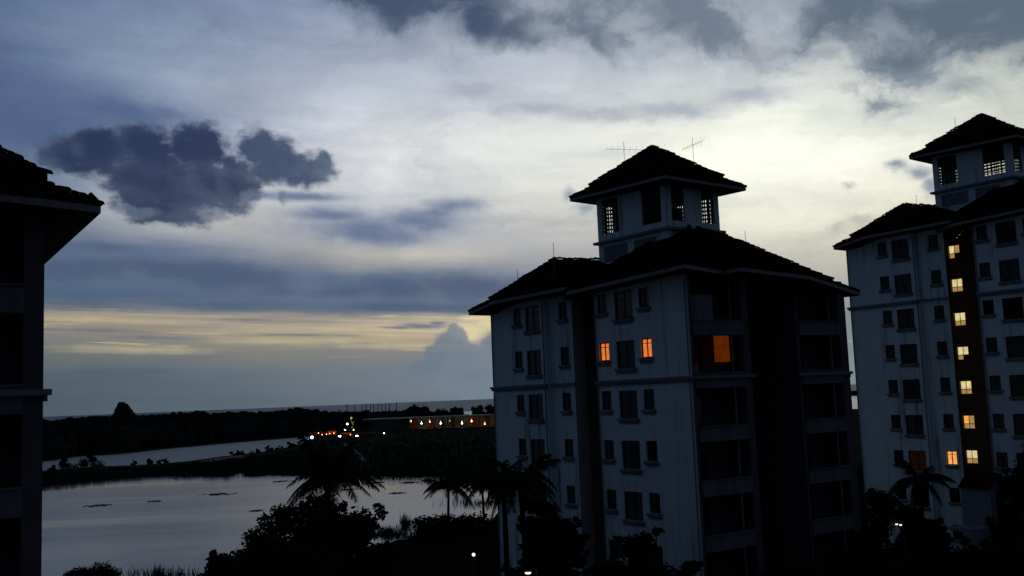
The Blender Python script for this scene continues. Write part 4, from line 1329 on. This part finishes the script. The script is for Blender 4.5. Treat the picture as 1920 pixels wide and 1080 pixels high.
# ------------------------------------------------------------------ harbour restaurant under the mangroves
def hut(px, py_roof, py_base, w, lb, lit):
    Yh = 545.0
    b = gnd(px, Yh, .6)
    root = empty('harbour_hut', b); tag(root, lb, 'hut', 'huts at the harbour')
    h = at(px, py_roof, dist=Yh).z - .6
    e = h * .62
    m = MB()
    W2 = w / 2
    for a_, b_ in (((-W2, -3), (W2, -3)), ((W2, -3), (W2, 3)), ((W2, 3), (-W2, 3)), ((-W2, 3), (-W2, -3))):
        m.quad((a_[0]*1.1, a_[1]*1.1, e), (b_[0]*1.1, b_[1]*1.1, e), (b_[0]*.35, 0, h), (a_[0]*.35, 0, h))
    m.obj('roof', M_LEAFM, root)
    for x in (-W2, -W2/3, W2/3, W2):
        q = MB(); q.tube([(x, -2.8, 0), (x, -2.8, e)], .14, 5); q.obj('post', M_PWALL, root)
    q = MB(); q.box(-W2, W2, 2.5, 2.7, 0, e); q.obj('rear_wall', M_PIN, root)
    if lit:
        q = MB(); q.box(-W2 * .6, W2 * .6, 2.3, 2.42, .6, e - .5); q.obj('glow_panel', lit, root)


hut(600, 803, 826, 9, 'thatched harbour hut nearest the river', M_ORANGE3)
hut(622, 800, 828, 8, 'thatched harbour hut between the first two floodlights', M_ORANGE2)
hut(650, 806, 826, 9, 'harbour hut glowing red under the green lit tree', M_ORANGE2)
hut(690, 806, 824, 9, 'pale low harbour hut left of the pier building', M_ORANGE3)


def light_pole(px, py, dist, r, mat, lb, name='floodlight', group='harbour lights', base=0.6):
    p = at(px, py, dist=dist)
    root = empty(name, (p.x, p.y, base)); tag(root, lb, 'light', group)
    h = p.z - base
    m = MB(); m.tube([(0, 0, -.3), (0, 0, h - r * .7)], max(.05, r * .12), 6); m.obj('pole', M_METAL, root)
    m = MB(); m.ball((0, 0, h), r, 10, 7); m.obj('lamp_globe', mat, root)
    return root


light_pole(585, 820, 520, .62, M_LAMP, 'white floodlight at the river end of the harbour')
light_pole(637, 820, 520, .95, M_LAMP, 'brightest white floodlight in the middle of the harbour')
light_pole(669, 819, 525, .75, M_LAMP, 'white floodlight right of the brightest one')
light_pole(647, 807, 550, .5, M_LAMP, 'white lamp above the brightest floodlight')
light_pole(651, 795, 565, .45, M_LAMP, 'small white lamp left of the green lit tree')
light_pole(663, 806, 550, .32, M_LAMPO, 'small pink lamp below the green lit tree')
light_pole(720, 812, 545, .34, M_LAMP, 'small white lamp by the foot of the pier building')
for i, px in enumerate((597, 604, 612, 618, 626, 657)):
    light_pole(px, 812 + (i * 7 % 4), 540, .20, M_LAMPO, ['faint orange lamp first right of the river floodlight', 'faint orange lamp second right of the river floodlight', 'faint orange lamp third right of the river floodlight',
                                            'faint orange lamp fourth right of the river floodlight', 'faint orange lamp just left of the brightest floodlight', 'faint orange lamp right of the brightest floodlight'][i])
# tree wrapped in green lights
root = empty('lit_tree', gnd(663, 560, .6)); tag(root, 'small tree wrapped in yellow green lights at the harbour', 'tree')
c = MB(); rn = random.Random(5)
zc = at(663, 788, dist=560).z - .6
for _ in range(10): leaf_cards(c, (rn.uniform(-1.2, 1.2), rn.uniform(-1, 1), zc + rn.uniform(-3.5, 2.5)), 1.3, 40, .4, rn)
c.obj('crown', M_LEAFM, root)
t = MB(); t.tube([(0, 0, -.3), (0, 0, zc)], [.3, .15], 6); t.obj('trunk', M_BARK, root)
for k in range(9):
    b_ = MB(); b_.ball((rn.uniform(-1.0, 1.0), -1.5, zc + rn.uniform(-4, 2.2)), .2 if k else .55, 6, 4); b_.obj('light_bulb', M_LAMPG, root)

# ------------------------------------------------------------------ estate lamps
light_pole(888, 1040, 60, .10, M_LAMPN, 'round garden lamp on the dark lawn left of the middle block', 'garden_lamp', 'estate lamps', GZ)


def street_lamp(px, py, dist, lb, heads, w, mat):
    p = at(px, py, dist=dist)
    root = empty('street_lamp', (p.x, p.y, GZ)); tag(root, lb, 'street lamp', 'estate lamps')
    h = p.z - GZ
    m = MB(); m.tube([(0.5, .3, -.3), (0.5, .3, h * .9), (0.4, .2, h + .12), (0, 0, h + .14)], [.07, .05, .04, .03], 6); m.obj('pole', M_METAL, root)
    for i in range(heads):
        q = MB(); q.box(-w/2 + i * w * 1.15, w/2 + i * w * 1.15 - .03, -.1, .1, h + .045 - i * .05, h + .12 - i * .05); hd = q.obj('lamp_head', M_METAL, root)
        q = MB(); q.ball((i * w * 1.15, 0, h - i * .05), w * .42, 8, 5, .5); q.obj('lamp_glass', mat, hd)


street_lamp(990, 1074, 48, 'street lamp glowing white at the bottom edge below the palm', 1, .34, M_LAMPN)
street_lamp(1681, 983, 60, 'twin street lamp glowing white in front of the right block', 2, .20, M_LAMPN)
street_lamp(1655, 1032, 55, 'single faint street lamp left below the twin lamp', 1, .12, M_CURT)

# gabled gatehouse in front of the right block
gb = gnd(1873, 78, GZ)
root = empty('gatehouse', gb, 0.35); tag(root, 'small pale gabled gatehouse with a dark doorway at the right', 'gatehouse')
zt_ = at(1873, 915, dist=78).z - GZ; za = at(1880, 888, dist=78).z - GZ
m = MB()
facade(m, 'b', 0, -.95, .95, 0, zt_, [(-.45, .35, zt_ - 2.6, zt_ - .3)], .25, 1)
m.quad((-.95, 0, 0), (-.95, 3, 0), (-.95, 3, zt_), (-.95, 0, zt_)); m.quad((.95, 0, 0), (.95, 3, 0), (.95, 3, zt_), (.95, 0, zt_))
m.tri((-.95, 0, zt_), (.95, 0, zt_), (0, 0, za))
m.obj('wall', M_TRIM, root)
m = MB(); m.quad((-1.15, -.2, zt_ - .1), (0, -.2, za + .06), (0, 3.1, za + .06), (-1.15, 3.1, zt_ - .1)); m.quad((1.15, -.2, zt_ - .1), (0, -.2, za + .06), (0, 3.1, za + .06), (1.15, 3.1, zt_ - .1)); m.obj('roof', M_TILE, root)
m = MB(); m.box(-.45, .35, .26, .3, zt_ - 2.6, zt_ - .3); m.obj('door', M_INNER, root)
m = MB(); m.box(-3.6, -1.2, -.6, 1.6, zt_ - 3.0, zt_ - 2.75); m.obj('canopy', M_TRIM, root)

# floating weed rafts on the pond
for i, (px, py, w, lb) in enumerate([(186, 948, 2.2, 'dark weed raft floating left on the pond'), (290, 940, 1.5, 'small weed raft in the middle of the pond'), (408, 927, 2.6, 'dark weed raft nearest the spit'), (528, 903, 2.2, 'weed raft just left of the left palm'),
                                 (480, 958, 1.2, 'tiny weed raft above the tree clump'), (705, 905, 2.0, 'weed raft right of the left palm'), (745, 925, 1.6, 'thin weed raft between the palms'), (655, 918, 1.8, 'weed raft just right of the left palm crown'), (770, 905, 2.0, 'weed raft near the far shore left of the pond palm'), (600, 900, 2.0, 'weed raft behind the left palm crown')]):
    p = at(px, py, 0)
    m = MB(); rn = random.Random(i + 60)
    for _ in range(70):
        x, y = rn.gauss(0, .42) * w, rn.gauss(0, .42) * w
        s = rn.uniform(.12, .24) * w * .5 + .04
        m.quad((p.x + x - s, p.y + y - s, .01), (p.x + x + s, p.y + y - s, .02), (p.x + x + s, p.y + y + s, .05), (p.x + x - s, p.y + y + s, .09))
    tag(m.obj('weed_raft', M_GRASS), lb, 'floating weed', 'weed rafts on the pond')

# reed beds standing in the shallow margins of the pond
rnd = random.Random(31)
m = MB()
def reed(p, h, w=.05):
    a = rnd.uniform(0, PI); dx, dy = math.cos(a) * w, math.sin(a) * w
    lx, ly = rnd.gauss(0, .22) * h, rnd.gauss(0, .22) * h
    m.tri((p.x - dx, p.y - dy, -.05), (p.x + dx, p.y + dy, -.05), (p.x + lx, p.y + ly, h))
for _ in range(5200):
    px = rnd.choice((rnd.uniform(85, 960), rnd.uniform(430, 930)))
    py = interp(SPIT_NEAR, px) + abs(rnd.gauss(0, 1.6)) + (2.5 * abs(math.sin(px * .031)) * rnd.random())
    reed(at(px, py, 0), rnd.uniform(.5, 1.5), .12)
for cx, cy, sx, sy, n in ((730, 1003, 28, 6, 500), (800, 1007, 60, 3, 400), (760, 985, 8, 10, 240), (900, 945, 50, 4, 350), (560, 1045, 80, 5, 260), (300, 1078, 60, 4, 220), (700, 897, 60, 3, 300), (640, 893, 40, 3, 300), (850, 901, 40, 4, 300), (470, 892, 14, 2, 200)):
    for _ in range(n):
        reed(at(rnd.gauss(cx, sx * .6), rnd.gauss(cy, sy * .6), 0), rnd.uniform(.4, 1.3), .05 if cy > 930 else .10)
tag(m.obj('reeds', M_GRASS), 'ragged reed beds along the margins of the pond', 'reeds', kind='stuff')
